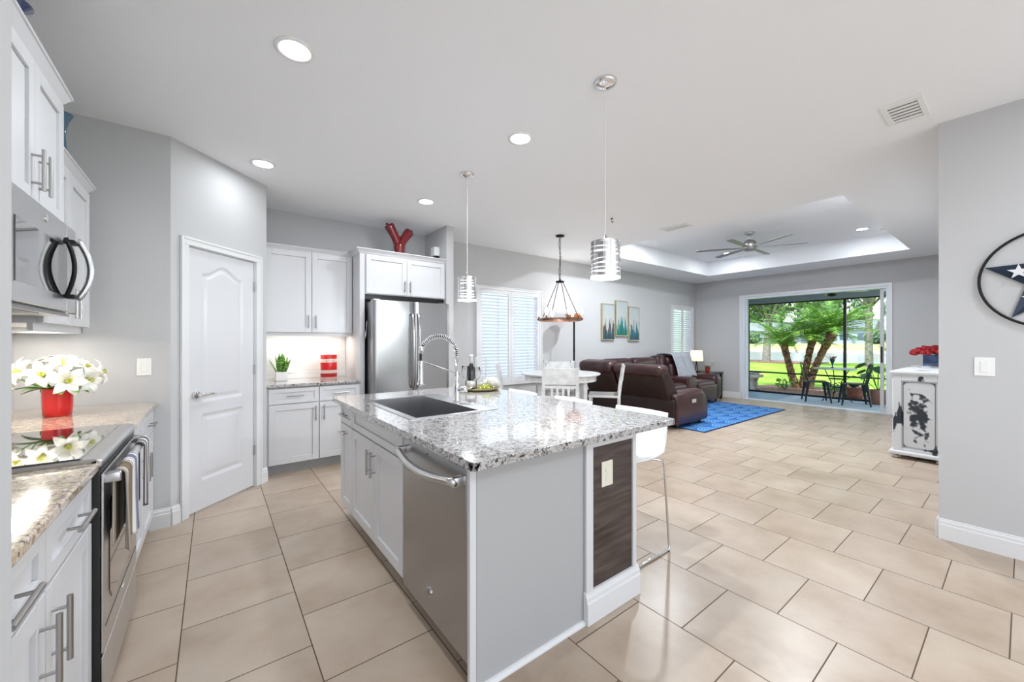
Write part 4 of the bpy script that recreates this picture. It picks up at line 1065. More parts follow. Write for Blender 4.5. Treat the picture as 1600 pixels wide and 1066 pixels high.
# chandelier
cd = thing('chandelier', 'wagon ring chandelier with candle bulbs hanging on a chain', 'chandelier', (3.804, 3.899, H))
b = MB(); b.lathe([(0,-.022),(.055,-.018),(.062,-.004),(.062,0)], seg=24); b.done('canopy', BLACKM, cd, smooth=True)
b = MB(); z = -.02; k = 0
while z > -.60:
    a = (k%2)*PI/2
    b.tube([(.010*math.cos(t)*math.cos(a), .010*math.cos(t)*math.sin(a), z-.018+.021*math.sin(t)) for t in [i*PI/5 for i in range(10)]], .0030, 5, closed=True); z -= .034; k += 1
b.tube([(.004*math.sin(i), .02*math.sin(i*.31)+.006, -.01-i*.02) for i in range(31)], .003, 5)
b.done('chain', BLACKM, cd)
zr = -1.165; RR = .282
b = MB(); b.lathe([(0,-.655),(.055,-.65),(.06,-.64),(.055,-.63),(.012,-.62),(.01,-.60),(0,-.60)], seg=24); b.done('hub', BLACKM, cd, smooth=True)
for k in range(4):
    a = k*PI/2+.35; b = MB(); b.tube([(.045*math.cos(a), .045*math.sin(a), -.65), (RR*math.cos(a), RR*math.sin(a), zr+.01)], .0045, 6); b.done('rod', BLACKM, cd)
b = MB(); b.lathe([(RR-.008,zr-.016),(RR+.008,zr-.016),(RR+.008,zr+.016),(RR-.008,zr+.016)], seg=48, close=True); b.done('ring', COPPER, cd)
for k in range(6):
    a = k*PI/3+.15; x, y = (RR+.012)*math.cos(a), (RR+.012)*math.sin(a)
    b = MB(); b.lathe([(.010,zr-.01),(.026,zr+.012),(.028,zr+.018),(.012,zr+.02),(.011,zr+.055),(0,zr+.055)], (x,y,0), 14); cup = b.done('candle_cup', COPPER, cd, smooth=True)
    b = MB(); b.lathe([(.006,zr+.055),(.019,zr+.08),(.024,zr+.105),(.018,zr+.135),(.004,zr+.155),(0,zr+.156)], (x,y,0), 12); b.done('bulb', BULB, cup, smooth=True)
d = bpy.data.lights.new('chandelier_light', 'POINT'); d.energy = 2.5; d.shadow_soft_size = .015; d.color = (1,.95,.88); o = bpy.data.objects.new('chandelier_light', d); COL.objects.link(o); o.location = (3.804, 3.899, 1.56)
# floor lamp
fl_ = thing('floor_lamp', 'black torchiere floor lamp with amber bowl beyond the dining table', 'lamp', (4.92, 4.70, 0))
b = MB(); b.lathe([(0,.0),(.13,0),(.13,.015),(.03,.03),(.014,.04),(0,.04)], seg=28); b.done('base', BLACKM, fl_, smooth=True)
b = MB(); b.cyl((0,0,.03),(0,0,1.66),.017,12); b.lathe([(.021,.55),(.021,.565)]); b.lathe([(.021,1.15),(.021,1.165)]); b.done('pole', BLACKM, fl_)
b = MB(); b.lathe([(.02,1.655),(.09,1.68),(.14,1.73),(.16,1.785),(.155,1.787),(.13,1.735),(.08,1.69),(0,1.675)], seg=32); b.done('lamp_shade', AMBER, fl_, smooth=True)

area('torchiere_light', (4.92, 4.70, 1.80), .2, 2.5, (1,.97,.93), (PI,0,0))
# ================================================================== PAINTINGS
def art_mat(name, seed, c1, c2, c3):
    """loose abstract: pale sky above, vertical blue green strokes growing from the bottom"""
    m = mat(name, (.7,.7,.7), .6); n, l = nodes_of(m); b = n['Principled BSDF']
    t = n.new('ShaderNodeTexCoord'); s_ = n.new('ShaderNodeSeparateXYZ'); l.new(t.outputs['Generated'], s_.inputs[0])
    mp = n.new('ShaderNodeMapping'); mp.inputs['Scale'].default_value = (9, 1, 1.6); mp.inputs['Location'].default_value = (seed, seed, 0); l.new(t.outputs['Generated'], mp.inputs[0])
    no = n.new('ShaderNodeTexNoise'); no.inputs['Scale'].default_value = 1.0; no.inputs['Detail'].default_value = 5; l.new(mp.outputs[0], no.inputs['Vector'])
    a = n.new('ShaderNodeMath'); a.operation = 'MULTIPLY_ADD'; l.new(no.outputs[0], a.inputs[0]); a.inputs[1].default_value = 1.5; a.inputs[2].default_value = -.75+.42
    c = n.new('ShaderNodeMath'); c.operation = 'SUBTRACT'; l.new(a.outputs[0], c.inputs[0]); l.new(s_.outputs[2], c.inputs[1])
    r1 = ramp(n, [(.0, (.40,.46,.48)), (.47, (.50,.51,.48)), (.52, c1), (.62, c2), (.9, c3)])
    d = n.new('ShaderNodeMath'); d.operation = 'MULTIPLY_ADD'; l.new(c.outputs[0], d.inputs[0]); d.inputs[1].default_value = .9; d.inputs[2].default_value = .5
    l.new(d.outputs[0], r1.inputs[0]); l.new(r1.outputs[0], b.inputs['Base Color']); return m
arts = [(6.03, 6.42, 1.345, 2.065, (.20,.05,.07), (.04,.10,.10), (.02,.04,.07), 'left of three narrow framed abstracts, pink and dark green strokes'),
        (6.45, 6.84, 1.425, 2.15, (.05,.20,.26), (.02,.22,.18), (.01,.12,.10), 'middle and highest of three narrow framed abstracts, teal strokes'),
        (6.87, 7.25, 1.33, 2.05, (.05,.14,.20), (.03,.16,.16), (.03,.06,.12), 'right of three narrow framed abstracts, blue green strokes')]
for i, (x0, x1, z0, z1, c1, c2, c3, lab) in enumerate(arts):
    r = thing('framed_painting', lab, 'painting', (x0, YN, z0)); w_, h_ = x1-x0, z1-z0
    b = MB(); t_ = .018
    b.box(0,-.045,0,t_,-.001,h_); b.box(w_-t_,-.045,0,w_,-.001,h_); b.box(t_,-.045,0,w_-t_,-.001,t_); b.box(t_,-.045,h_-t_,w_-t_,-.001,h_); b.done('frame', GRIT, r, bevel=.002)
    b = MB(); b.box(t_,-.038,t_,w_-t_,-.004,h_-t_); b.done('canvas', art_mat('abstract canvas %d' % i, 3.1*i+1, c1, c2, c3), r)

# ================================================================== SOFA
SX, SY = 5.15, 3.10
sf = thing('sectional_sofa', 'dark brown leather reclining sectional sofa in the living room', 'sofa', (0,0,0))
def cushion(name, x0, y0, z0, x1, y1, z1, r, m=LEA, rot=None, about=None, parent=sf, label=None):
    b = MB(); b.rbox(x0,y0,z0,x1,y1,z1,r,5,rot,about); o = b.done(name, m, parent, smooth=True)
    if label: o['label'] = label
    return o
# west part: arm at y 3.1, seats face +x
def arm(x0, x1, y0, y1, z1, m=LEA):
    """rounded arm running along x"""
    b = MB(); n = 14; sec = []
    for k in range(n+1):
        t = k/n; x = x0+(x1-x0)*t
        top = z1-.10*(1-min(1, t*4))*.0-(.16*max(0, (t-.82)/.18)**2)-.05*(1-t)**2
        sec.append((x, top))
    V = []
    for (x, top) in sec:
        ring = []
        for q in [(y0+.02,.07),(y0,.12),(y0,top-.09),(y0+.03,top-.02),((y0+y1)/2,top),(y1-.03,top-.02),(y1,top-.09),(y1,.12),(y1-.02,.07)]: ring.append(b.bm.verts.new((x,q[0],q[1])))
        V.append(ring)
    for A, B in zip(V, V[1:]):
        for i in range(len(A)): b.bm.faces.new((A[i], A[(i+1)%len(A)], B[(i+1)%len(A)], B[i]))
    b.bm.faces.new(V[0]); b.bm.faces.new(V[-1])
    o = b.done('armrest', m, sf, bevel=.02); o.modifiers['bevel'].segments = 3; smooth_auto(o, 60); return o
am = arm(5.42, 6.33, 3.10, 3.33, .575)
b = MB(); b.rbox(5.83, 3.094, .375, 5.95, 3.101, .43, .003, 2)
b.done('power_switch', mat('switch plate silver', (.75,.72,.70), .3, .6), am)
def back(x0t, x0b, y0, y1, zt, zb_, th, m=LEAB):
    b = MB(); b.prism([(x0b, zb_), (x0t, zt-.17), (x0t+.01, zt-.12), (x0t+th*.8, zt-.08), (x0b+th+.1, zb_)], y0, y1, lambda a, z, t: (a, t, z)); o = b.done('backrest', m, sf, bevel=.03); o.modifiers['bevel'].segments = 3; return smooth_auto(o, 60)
back(5.20, 5.42, 3.20, 4.06, .955, .40, .20)
cushion('headrest', 5.13, 3.19, .80, 5.38, 4.08, .965, .075, rot=RY(-.12))
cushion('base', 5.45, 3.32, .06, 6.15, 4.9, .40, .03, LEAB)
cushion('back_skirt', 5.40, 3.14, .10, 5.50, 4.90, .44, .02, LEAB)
cushion('seat', 5.62, 3.34, .36, 6.28, 4.0, .50, .06)
cushion('inner_cushion', 5.36, 3.34, .42, 5.68, 4.02, .88, .09, rot=RY(-.2))
back(5.18, 5.40, 4.10, 4.78, .97, .40, .20)
cushion('headrest', 5.10, 4.09, .79, 5.40, 4.80, 1.0, .09, rot=RY(-.14))
cushion('seat', 5.62, 4.02, .36, 6.25, 4.72, .50, .06)
# north part, backs on y ~ 4.98 facing -y
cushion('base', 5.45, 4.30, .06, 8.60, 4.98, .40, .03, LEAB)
def nseat(x0, x1, hz=.99, blue=False):
    cushion('seat', x0+.01, 4.02, .34, x1-.01, 4.62, .50, .07)
    cushion('footrest', x0+.02, 3.98, .09, x1-.02, 4.06, .42, .035)
    cushion('backrest', x0+.01, 4.56, .42, x1-.01, 4.84, .86, .10, rot=RX(-.14))
    cushion('headrest', x0+.02, 4.66, .76, x1-.02, 4.93, hz, .10, rot=RX(-.10))
nseat(5.78, 6.58); nseat(6.60, 7.42); nseat(7.78, 8.56, 1.0)
cushion('console', 7.43, 4.02, .08, 7.77, 4.80, .60, .04)
cushion('console_back', 7.43, 4.66, .50, 7.77, 4.92, 1.02, .08, rot=RX(-.12))
b = MB(); 
for y in (4.18, 4.34): b.lathe([(.045,.602),(.045,.606),(.036,.606),(.036,.602)], (7.60, y, 0), 20, close=True)
b.done('cup_holder', CHROME, sf)
cushion('armrest', 8.57, 4.02, .06, 8.86, 4.96, .60, .09)
b = MB(); b.rbox(8.862, 4.04, .06, 8.868, 4.9, .50, .001, 1); b.done('side_panel', LEAB, sf)
b = MB()
for x, y in ((5.60, 3.2), (6.25, 3.2), (5.5, 4.8), (8.75, 4.12), (8.75, 4.85), (7.0, 4.4), (6.0, 3.9)): b.cyl((x, y, .012), (x, y, .09), .022, 10)
b.done('feet', BLACK, sf)
# blanket
def fnb(u, v):
    x = 7.80+.74*u; s_ = v
    if s_ < .42:
        k = s_/.42; z = .54+.46*k; y = 4.46+.13*k
    elif s_ < .62:
        k = (s_-.42)/.2; a = PI*k; y = 4.79-.20*math.cos(a); z = 1.0+.045*math.sin(a)
    else:
        k = (s_-.62)/.38; y = 4.99; z = 1.0-.25*k
    z += .012*math.sin(u*17+v*5); y -= .014*math.sin(u*14+v*9)+.01
    return (x, y-.01, z+.012)
b = MB(); b.grid(fnb, 30, 40); tag(b.done('blanket', BLANK, smooth=True, solid=.012), 'pale grey blanket draped over the far sofa backrest', 'blanket')

# side table, lamp, flowers
r = thing('side_table', 'dark wood side table between sofa arm and right wall', 'table', (9.27, 4.63, 0))
b = MB(); b.box(-.36, -.28, .56, .36, .28, .595); b.done('table_top', BLWOOD, r, bevel=.004)
for x in (-.32, .32):
    for y in (-.24, .24): b = MB(); b.box(x-.02, y-.02, 0, x+.02, y+.02, .56); b.done('leg', BLWOOD, r)
r = thing('table_lamp', 'table lamp with cream shade glowing on the side table', 'lamp', (9.08, 4.72, .595))
b = MB(); b.box(-.07,-.05,0,.07,.05,.02); b.tube([(-.05,0,.02),(-.012,0,.25)],.010,8); b.tube([(.05,0,.02),(.012,0,.25)],.010,8); b.cyl((0,0,.2),(0,0,.32),.008,8); b.done('base', BLACKM, r)
b = MB(); b.lathe([(.145,.265),(.125,.51)], seg=36); b.done('lamp_shade', FABW, r, smooth=True, solid=.003)
d = bpy.data.lights.new('lamp_bulb', 'POINT'); d.energy = 3; d.shadow_soft_size = .04; d.color = (1,.8,.55); o = bpy.data.objects.new('lamp_bulb', d); COL.objects.link(o); o.location = (9.08, 4.72, .98)
r = thing('potted_orchid', 'small red pot of white flowers on the side table', 'flowers', (9.05, 4.44, .595))
b = MB(); b.lathe([(.04,0),(.045,.01),(.055,.12),(.057,.13),(.05,.13),(0,.12)], seg=24); b.done('pot', mat('brick red pot', (.30,.03,.02), .4), r, smooth=True)
b = MB()
for k in range(8):
    a = k*.8; leaf_blade(b, (0,0,.12), (math.cos(a), math.sin(a), .7), .13, .03, .3)
b.done('leaves', LEAF, r)
b = MB(); rnd = random.Random(9)
for k in range(34):
    x, y, z = rnd.uniform(-.14,.14), rnd.uniform(-.08,.08), .17+rnd.uniform(0,.13)
    for q in range(4):
        a = q*PI/2+k; leaf_blade(b, (x,y,z), (math.cos(a), math.sin(a), .4), .03, .022, .1, 3)
b.done('flowers', PETALW, r)

# rug: blue with repeating arcs woven in
def rug_mat():
    m = mat('blue rug', (.05,.16,.45), .95); n, l = nodes_of(m); b = n['Principled BSDF']
    t = n.new('ShaderNodeTexCoord'); s_ = n.new('ShaderNodeSeparateXYZ'); l.new(t.outputs['Object'], s_.inputs[0])
    def M(op, a, c=None, d=None):
        x = n.new('ShaderNodeMath'); x.operation = op
        for i, q in enumerate((a, c, d)):
            if q is None: continue
            if isinstance(q, (int, float)): x.inputs[i].default_value = q
            else: l.new(q, x.inputs[i])
        return x.outputs[0]
    P = .44
    v = M('DIVIDE', s_.outputs[1], P*.5); row = M('FLOOR', v); fv = M('FRACT', v)
    u = M('ADD', M('DIVIDE', s_.outputs[0], P), M('MULTIPLY', M('FLOORED_MODULO', row, 2), .5)); fu = M('SUBTRACT', M('FRACT', u), .5)
    rr = M('SQRT', M('ADD', M('MULTIPLY', fu, fu), M('MULTIPLY', M('MULTIPLY', fv, .5), M('MULTIPLY', fv, .5))))
    ring = M('GREATER_THAN', M('SINE', M('MULTIPLY', rr, 2*PI*10)), .1)
    ins = M('LESS_THAN', rr, .5)
    f = M('MULTIPLY', ring, ins)
    mx = n.new('ShaderNodeMix'); mx.data_type = 'RGBA'; l.new(f, mx.inputs['Factor']); mx.inputs['A'].default_value = (.018,.11,.38,1); mx.inputs['B'].default_value = (.14,.38,.66,1)
    l.new(mx.outputs['Result'], b.inputs['Base Color']); return m
r = thing('area_rug', 'bright blue area rug with pale arc pattern by the sofa', 'rug', (5.62, 2.80, 0))
b = MB(); b.box(.02,.02,.0005,3.10,2.20,.010); b.done('pile', rug_mat(), r)
b = MB(); b.box(0,0,.0005,3.12,.02,.011); b.box(0,2.20,.0005,3.12,2.22,.011); b.box(0,.02,.0005,.02,2.20,.011); b.box(3.10,.02,.0005,3.12,2.20,.011); b.done('binding', mat('navy binding', (.012,.03,.10), .9), r)

# ================================================================== SIDEBOARD
sb = thing('sideboard', 'distressed white painted sideboard against the living room wall', 'cabinet', (6.14, .50, 0))
def distress(name, base=(.66,.67,.68), dark=(.02,.028,.04), th=.59, sc_=9, st=(1,1,.35)):
    m = mat(name, base, .5); n, l = nodes_of(m); b = n['Principled BSDF']
    t = n.new('ShaderNodeTexCoord'); mp = n.new('ShaderNodeMapping'); mp.inputs['Scale'].default_value = st; l.new(t.outputs['Object'], mp.inputs[0])
    no = n.new('ShaderNodeTexNoise'); no.inputs['Scale'].default_value = sc_; no.inputs['Detail'].default_value = 6; l.new(mp.outputs[0], no.inputs['Vector'])
    r = ramp(n, [(.0, base), (th, base), (th+.04, dark), (1, dark)]); l.new(no.outputs[0], r.inputs[0]); l.new(r.outputs[0], b.inputs['Base Color']); return m
DS = distress('distressed white paint'); SBW = .43; SBL = 1.62
b = MB(); b.box(.02,.005,.06,SBL-.02,SBW-.02,.935); b.done('body', DS, sb, bevel=.003)
b = MB(); b.rbox(-.01,.0,.950,SBL+.01,SBW+.012,.985,.010,2); b.box(.005,.0,.932,SBL-.005,SBW-.005,.951); b.done('top', distress('distressed top', th=.62, sc_=7, st=(1,1,1)), sb)
b = MB(); b.rbox(-.025,-.0,.045,SBL+.02,SBW+.02,.090,.014,3); b.done('base_molding', DS, sb)
# side frame + door-like panel with exposed dark patch
b = MB(); f = .07
b.box(.0,.01,.088,.02,f,.932); b.box(.0,SBW-.085,.088,.02,SBW-.015,.932); b.box(0,f,.088,.02,SBW-.085,.12); b.box(0,f,.878,.02,SBW-.085,.932)
b.done('side_frame', DS, sb, bevel=.003)
def patch_mat():
    m = mat('side panel worn paint', (.7,.7,.7), .5); n, l = nodes_of(m); b = n['Principled BSDF']
    t = n.new('ShaderNodeTexCoord'); s_ = n.new('ShaderNodeSeparateXYZ'); l.new(t.outputs['Generated'], s_.inputs[0])
    def M(op, a, c=None, d=None):
        x = n.new('ShaderNodeMath'); x.operation = op
        for i, q in enumerate((a, c, d)):
            if q is None: continue
            if isinstance(q, (int, float)): x.inputs[i].default_value = q
            else: l.new(q, x.inputs[i])
        return x.outputs[0]
    dy = M('DIVIDE', M('SUBTRACT', s_.outputs[1], .5), .37); dz = M('DIVIDE', M('SUBTRACT', s_.outputs[2], .5), .40)
    rr = M('POWER', M('ADD', M('POWER', M('ABSOLUTE', dy), 3.5), M('POWER', M('ABSOLUTE', dz), 3.5)), .3)
    no = n.new('ShaderNodeTexNoise'); no.inputs['Scale'].default_value = 16; no.inputs['Detail'].default_value = 5; l.new(t.outputs['Object'], no.inputs['Vector'])
    q = M('ADD', M('MULTIPLY', rr, .62), M('MULTIPLY_ADD', no.outputs[0], 1.7, -.47))
    r = ramp(n, [(.66, (.022,.028,.04)), (.76, (.16,.17,.18)), (.86, (.62,.63,.64))]); l.new(q, r.inputs[0]); l.new(r.outputs[0], b.inputs['Base Color']); return m
y0, y1, z0, z1 = f+.02, SBW-.10, .14, .86; c = .038
b = MB(); b.prism([(y0+c,z0),(y1-c,z0),(y1-c*.3,z0+c*.3),(y1,z0+c),(y1,z1-c),(y1-c*.3,z1-c*.3),(y1-c,z1),(y0+c,z1),(y0+c*.3,z1-c*.3),(y0,z1-c),(y0,z0+c),(y0+c*.3,z0+c*.3)], .008, .02, lambda a, z, t: (t, a, z)); b.done('side_panel', patch_mat(), sb, bevel=.004)
b = MB(); b.box(.016,y0-.003,z0-.003,.0205,y1+.003,z1+.003); b.done('panel_groove', mat('groove dark', (.10,.11,.12), .7), sb)
for (x0, x1) in ((.04, .79), (.83, 1.58)):
    b = MB(); b.box(x0, SBW-.02, .12, x1, SBW-.002, .90); dd = b.done('door', DS, sb, bevel=.006)
    b = MB(); b.lathe([(.008,0),(.014,.012),(.012,.02),(0,.022)], ((x1-.05) if x0 < .5 else x0+.05, SBW-.002, .55), 12, 'y'); b.done('knob', BLACKM, dd)
for x in (.04, SBL-.04):
    for y in (.05, SBW-.035):
        b = MB(); b.lathe([(.022,0),(.036,.008),(.038,.018),(.026,.030),(.034,.038),(.034,.046)], (x,y,0), 18); b.done('foot', noise_mat('worn foot', [(.4,(.35,.30,.24)),(.6,(.60,.57,.52))], 20, .6), sb, smooth=True)
r = thing('red_bouquet', 'bunch of dark red blooms in a blue cube vase on sideboard', 'flowers', (7.38, .735, .986))
b = MB(); b.rbox(-.075,-.075,.012,.075,.075,.155,.004,2); b.done('vase', noise_mat('mottled blue glass', [(.4,(.01,.03,.10)),(.6,(.03,.10,.26))], 12, .1, coat=1), r)
b = MB(); b.box(-.085,-.085,0,.085,.085,.012); b.done('coaster', mat('clear coaster', (.6,.62,.65), .15), r)
b = MB(); rnd = random.Random(5); RB = mat('red petals', (.30,.003,.008), .7)
for k in range(120):
    a = rnd.random()*2*PI; rr = .24*math.sqrt(rnd.random()); x, y = rr*math.cos(a), rr*math.sin(a)*.75; z = .185+.07*(1-(rr/.24)**2)+rnd.uniform(-.012,.012)
    b.lathe([(.0,-.030),(.024,-.018),(.030,0),(.024,.018),(.010,.026),(0,.026)], (x,y,z-.005), 7)
    for (r_, n_p) in ((.030, 6), (.018, 5)):
        for q in range(n_p):
            t = q*2*PI/n_p+k; leaf_blade(b, (x,y,z), (math.cos(t), math.sin(t), .55 if r_ > .02 else 1.4), r_, r_*.95, -.1, 3)
b.done('blooms', RB, r, smooth=True)
b = MB()
for k in range(10):
    a = k*.63; b.tube([(0,0,.13),(.12*math.cos(a), .09*math.sin(a), .19)], .003, 5)
b.done('stems', LEAF, r)

# ================================================================== STAR WALL
sa = thing('star_wall_art', 'round black metal ring with a navy barn star on grey wall', 'wall decoration', (XS, -.113, 1.69))
RS = .293
b = MB(); b.tube([(-.018, RS*math.cos(t), RS*math.sin(t)) for t in [i*2*PI/64 for i in range(64)]], .0075, 10, closed=True); b.done('ring', BLACKM, sa, smooth=True)
NAVY = mat('navy enamel', (.012,.028,.055), .35, .2); b = MB()
# local y axis mirrored on screen: wall faces -x
cen = b.bm.verts.new((-.055, 0, 0)); cb_ = b.bm.verts.new((-.012, 0, 0)); pts = []
for k in range(10):
    a = PI/2+k*PI/5; rr = RS*.97 if k%2 == 0 else RS*.40
    pts.append(b.bm.verts.new((-.016, rr*math.cos(a), rr*math.sin(a))))
for k in range(10): b.bm.faces.new((cen, pts[k], pts[(k+1)%10])); b.bm.faces.new((cb_, pts[(k+1)%10], pts[k]))
b.done('star', NAVY, sa)
for k in range(5):
    a = PI/2+k*2*PI/5; rr = RS*.50; x_ = -.040
    cy, cz = rr*math.cos(a), rr*math.sin(a); b = MB()
    pl = [((.046 if q%2 == 0 else .018)*math.cos(PI/2+q*PI/5)+cy, (.046 if q%2 == 0 else .018)*math.sin(PI/2+q*PI/5)+cz) for q in range(10)]
    b.prism(pl, x_-.003, x_, lambda a_, c_, t: (t, a_, c_)); b.done('small_star', mat('small star white %d' % k, (.72,.73,.74), .4), sa)
plate('light_switch', 'white light switch on grey wall below the star ring', 'light switch', (XS, .158, 1.157), -R90, .085, .118)

b = MB(); b.box(-2, 9.0, -.3, 17, 9.2, 2.9); struct(b.done('wall_neighbour', mat('neighbour stucco', (.62,.66,.70), .8)))
b = MB(); b.box(-2, YN+.16, -.35, XE+.2, 9.0, -.15); struct(b.done('ground_side_yard', mat('side yard gravel', (.55,.55,.53), .9)))
# ================================================================== LANAI
LX1 = 11.40; LY0, LY1 = -1.5, 4.56
b = MB(); b.box(XE+.12, LY0, -.12, LX1+.12, LY1+.2, -.008); struct(b.done('floor_lanai', PATIO))
b = MB(); b.box(XE+.15, LY0, 2.62, LX1+.25, LY1+.3, 2.95); struct(b.done('ceiling_lanai', LANAIW))
b = MB(); b.box(XE+.15, LY1, -.1, LX1+.1, LY1+.15, 2.62); struct(b.done('wall_lanai', mat('lanai side paint', (.50,.58,.64), .7)))
b = MB(); b.box(LX1-.02, LY0, 2.30, LX1+.12, LY1, 2.62); struct(b.done('trim_lanai_beam', LANAIW))
fr_ = thing('screen_enclosure', 'dark bronze screen frame along the lanai edge', 'screen frame', (LX1, 0, 0))
b = MB(); b.box(-.02, LY0, -.008, .03, LY1, .035); b.box(-.02, LY0, 2.27, .03, LY1, 2.30); b.done('track', BRONZE, fr_)
b = MB(); b.box(-.02, LY0, .50, .03, LY1, .535); b.done('mid_rail', BRONZE, fr_)
for y in (LY1-.05, 2.49, .35, -1.2): b = MB(); b.box(-.02, y-.025, .035, .03, y+.025, 2.27); b.done('post', BRONZE, fr_)
b = MB(); b.box(9.95, 1.0, -.0075, 11.30, 3.40, .0); tag(b.done('outdoor_mat', PATIOR), 'pale grey outdoor mat under the bistro chairs', 'rug')
def cafe_chair(label, loc, rz, style):
    r = thing('patio_chair', label, 'chair', loc, rz, 'dark metal cafe chairs')
    DB = MATS.get('slate metal') or mat('slate metal', (.025,.035,.042), .35, .5)
    # faces -y (local), back at +y
    b = MB(); b.rbox(-.19,-.19,.425,.19,.19,.45,.008,2); b.done('seat', DB, r)
    for sx in (-1,1):
        for sy in (-1,1):
            b = MB(); b.tube([(sx*.165, sy*.165, .43), (sx*.225, sy*.225, .0)], [.034,.014], 6); b.done('leg', DB, r)
    b = MB(); pts = [(-.18,.17,.43),(-.185,.21,.60),(-.175,.25,.78),(-.12,.265,.84),(0,.27,.855),(.12,.265,.84),(.175,.25,.78),(.185,.21,.60),(.18,.17,.43)]
    b.tube(pts, .012, 8)
    if style == 0: b.prism([(-.06,.44),(.06,.44),(.085,.84),(-.085,.84)], 0, .006, lambda a, z, t: (a, .18+.10*(z-.44)/.4+t, z))
    else:
        b.tube([(-.05,.18,.44),(-.06,.265,.84)], .009, 6); b.tube([(.05,.18,.44),(.06,.265,.84)], .009, 6)
    b.done('backrest', DB, r)
    return r
cafe_chair('slate metal cafe chair on lanai with solid back splat, left of bistro table', (10.55, 2.80, 0), math.radians(25), 0)
cafe_chair('slate metal cafe chair on lanai with open back, right of the bistro table', (10.58, 2.16, 0), math.radians(200), 1)
r = thing('bistro_table', 'round metal bistro table with mosaic top on the lanai', 'table', (10.98, 2.56, 0))
b = MB(); b.lathe([(0,.70),(.37,.70),(.38,.71),(.375,.725),(0,.725)], seg=36); b.done('table_top', mat('pale mosaic', (.45,.52,.58), .3), r)
for k in range(3):
    a = k*2*PI/3+.4; b = MB(); b.tube([(.30*math.cos(a),.30*math.sin(a),0),(.14*math.cos(a),.14*math.sin(a),.22),(.10*math.cos(a),.10*math.sin(a),.42),(.24*math.cos(a),.24*math.sin(a),.70)], .009, 6); b.done('leg', BLACKM, r)
b = MB(); b.lathe([(.13,.30),(.14,.31),(.13,.32)], seg=20); b.lathe([(.12,.48),(.13,.49),(.12,.50)], seg=20); b.done('brace_ring', BLACKM, r)
r = thing('flower_vase', 'small dark vase of dried flowers on the bistro table', 'flowers', (11.0, 2.62, .725))
b = MB(); b.lathe([(.03,0),(.03,.01),(.008,.03),(.01,.07),(.045,.17),(.05,.20),(.04,.20),(0,.1)], seg=18); b.done('vase', mat('dark teal vase', (.01,.04,.06), .2), r, smooth=True)
b = MB(); rnd = random.Random(3)
for k in range(26):
    a = rnd.random()*6.3; leaf_blade(b, (rnd.uniform(-.04,.04), rnd.uniform(-.04,.04), .19), (math.cos(a), math.sin(a), 1), rnd.uniform(.06,.13), .03, .1, 3)
b.done('flowers', mat('dried bloom', (.40,.28,.20), .8), r)
# lanai fan
r = thing('ceiling_fan', 'white lanai ceiling fan seen at the top of the sliding door', 'fan', (10.55, 2.52, 2.54))
b = MB(); b.lathe([(0,-.20),(.07,-.195),(.09,-.15),(.08,-.10),(.02,-.09),(.018,.08),(0,.08)], seg=24); b.done('motor', PLASTW, r, smooth=True)
for k in range(5):
    a = k*2*PI/5-.9; b = MB(); b.prism([(.08,-.03),(.60,-.065),(.66,0),(.60,.065),(.08,.03)], -.165, -.155)
    for v in b.bm.verts: v.co = RZ(a) @ v.co
    b.done('blade', PLASTW, r)
b = MB(); b.lathe([(0,-.26),(.06,-.25),(.085,-.215),(.085,-.20),(0,-.20)], seg=24); b.done('light_bowl', BLACKM, r, smooth=True)
# monstera in pot at right
r = thing('monstera_plant', 'potted monstera with large split leaves at the right of the lanai', 'plant', (11.08, 1.88, 0))
b = MB(); b.lathe([(.12,0),(.17,.28),(.18,.30),(.15,.30),(0,.27)], seg=24); b.done('pot', TERRA, r, smooth=True)
rnd = random.Random(8); sm = MB()
for k in range(9):
    a = 1.2+k*.75+rnd.uniform(-.2,.2); el = rnd.uniform(.25,.80); dx, dy = math.cos(a), math.sin(a); rr = rnd.uniform(.22,.36); tip = Vector((dx*rr, dy*rr*1.1, .30+el*.72))
    sm.tube([(0,0,.27),(dx*rr*.5, dy*rr*.5, .27+el*.55), tuple(tip)], .007, 6)
    b = MB(); L = rnd.uniform(.20,.27); d = Vector((dx, dy, -.75)).normalized(); s_ = d.cross(Vector((0,0,1))).normalized()
    half = [(0,.02),(.12,.36),(.28,.50),(.34,.22),(.42,.52),(.50,.20),(.58,.46),(.66,.18),(.74,.36),(.82,.12),(1.0,.0)]
    for sg in (-1,1):
        vs = [tip+d*L*p+s_*sg*q*L-Vector((0,0,1))*.1*L*q for p, q in half]; mids = [tip+d*L*p for p, q in half]
        for i in range(len(half)-1):
            b.face([mids[i], mids[i+1], vs[i+1]] if i else [mids[i], mids[1], vs[1]]); 
            if i: b.face([mids[i], vs[i+1], vs[i]])
    b.done('leaf', DLEAF, r, solid=.004)
sm.done('stems', LEAF, r)

# ================================================================== OUTDOORS
b = MB(); b.box(XE+.2, -120, -.30, 33.5, 160, -.10); struct(b.done('ground_lawn', GRASSM))
b = MB(); b.box(33.5, -120, -.6, 72, 160, -.22); struct(b.done('ground_pond', WATER))
b = MB(); b.prism([(72,-1),(72,-.12),(74,-.03),(104,.85),(220,1.0),(220,-1)], -160, 260, lambda a, z, t: (a, t, z)); struct(b.done('ground_far_bank', FARGR))
b = MB(); b.box(33.2, -120, -.5, 34.2, 160, -.11); b.box(70.5, -150, -.5, 73.5, 200, -.03); struct(b.done('ground_shore', mat('pale shore sand', (.60,.52,.42), .9)))
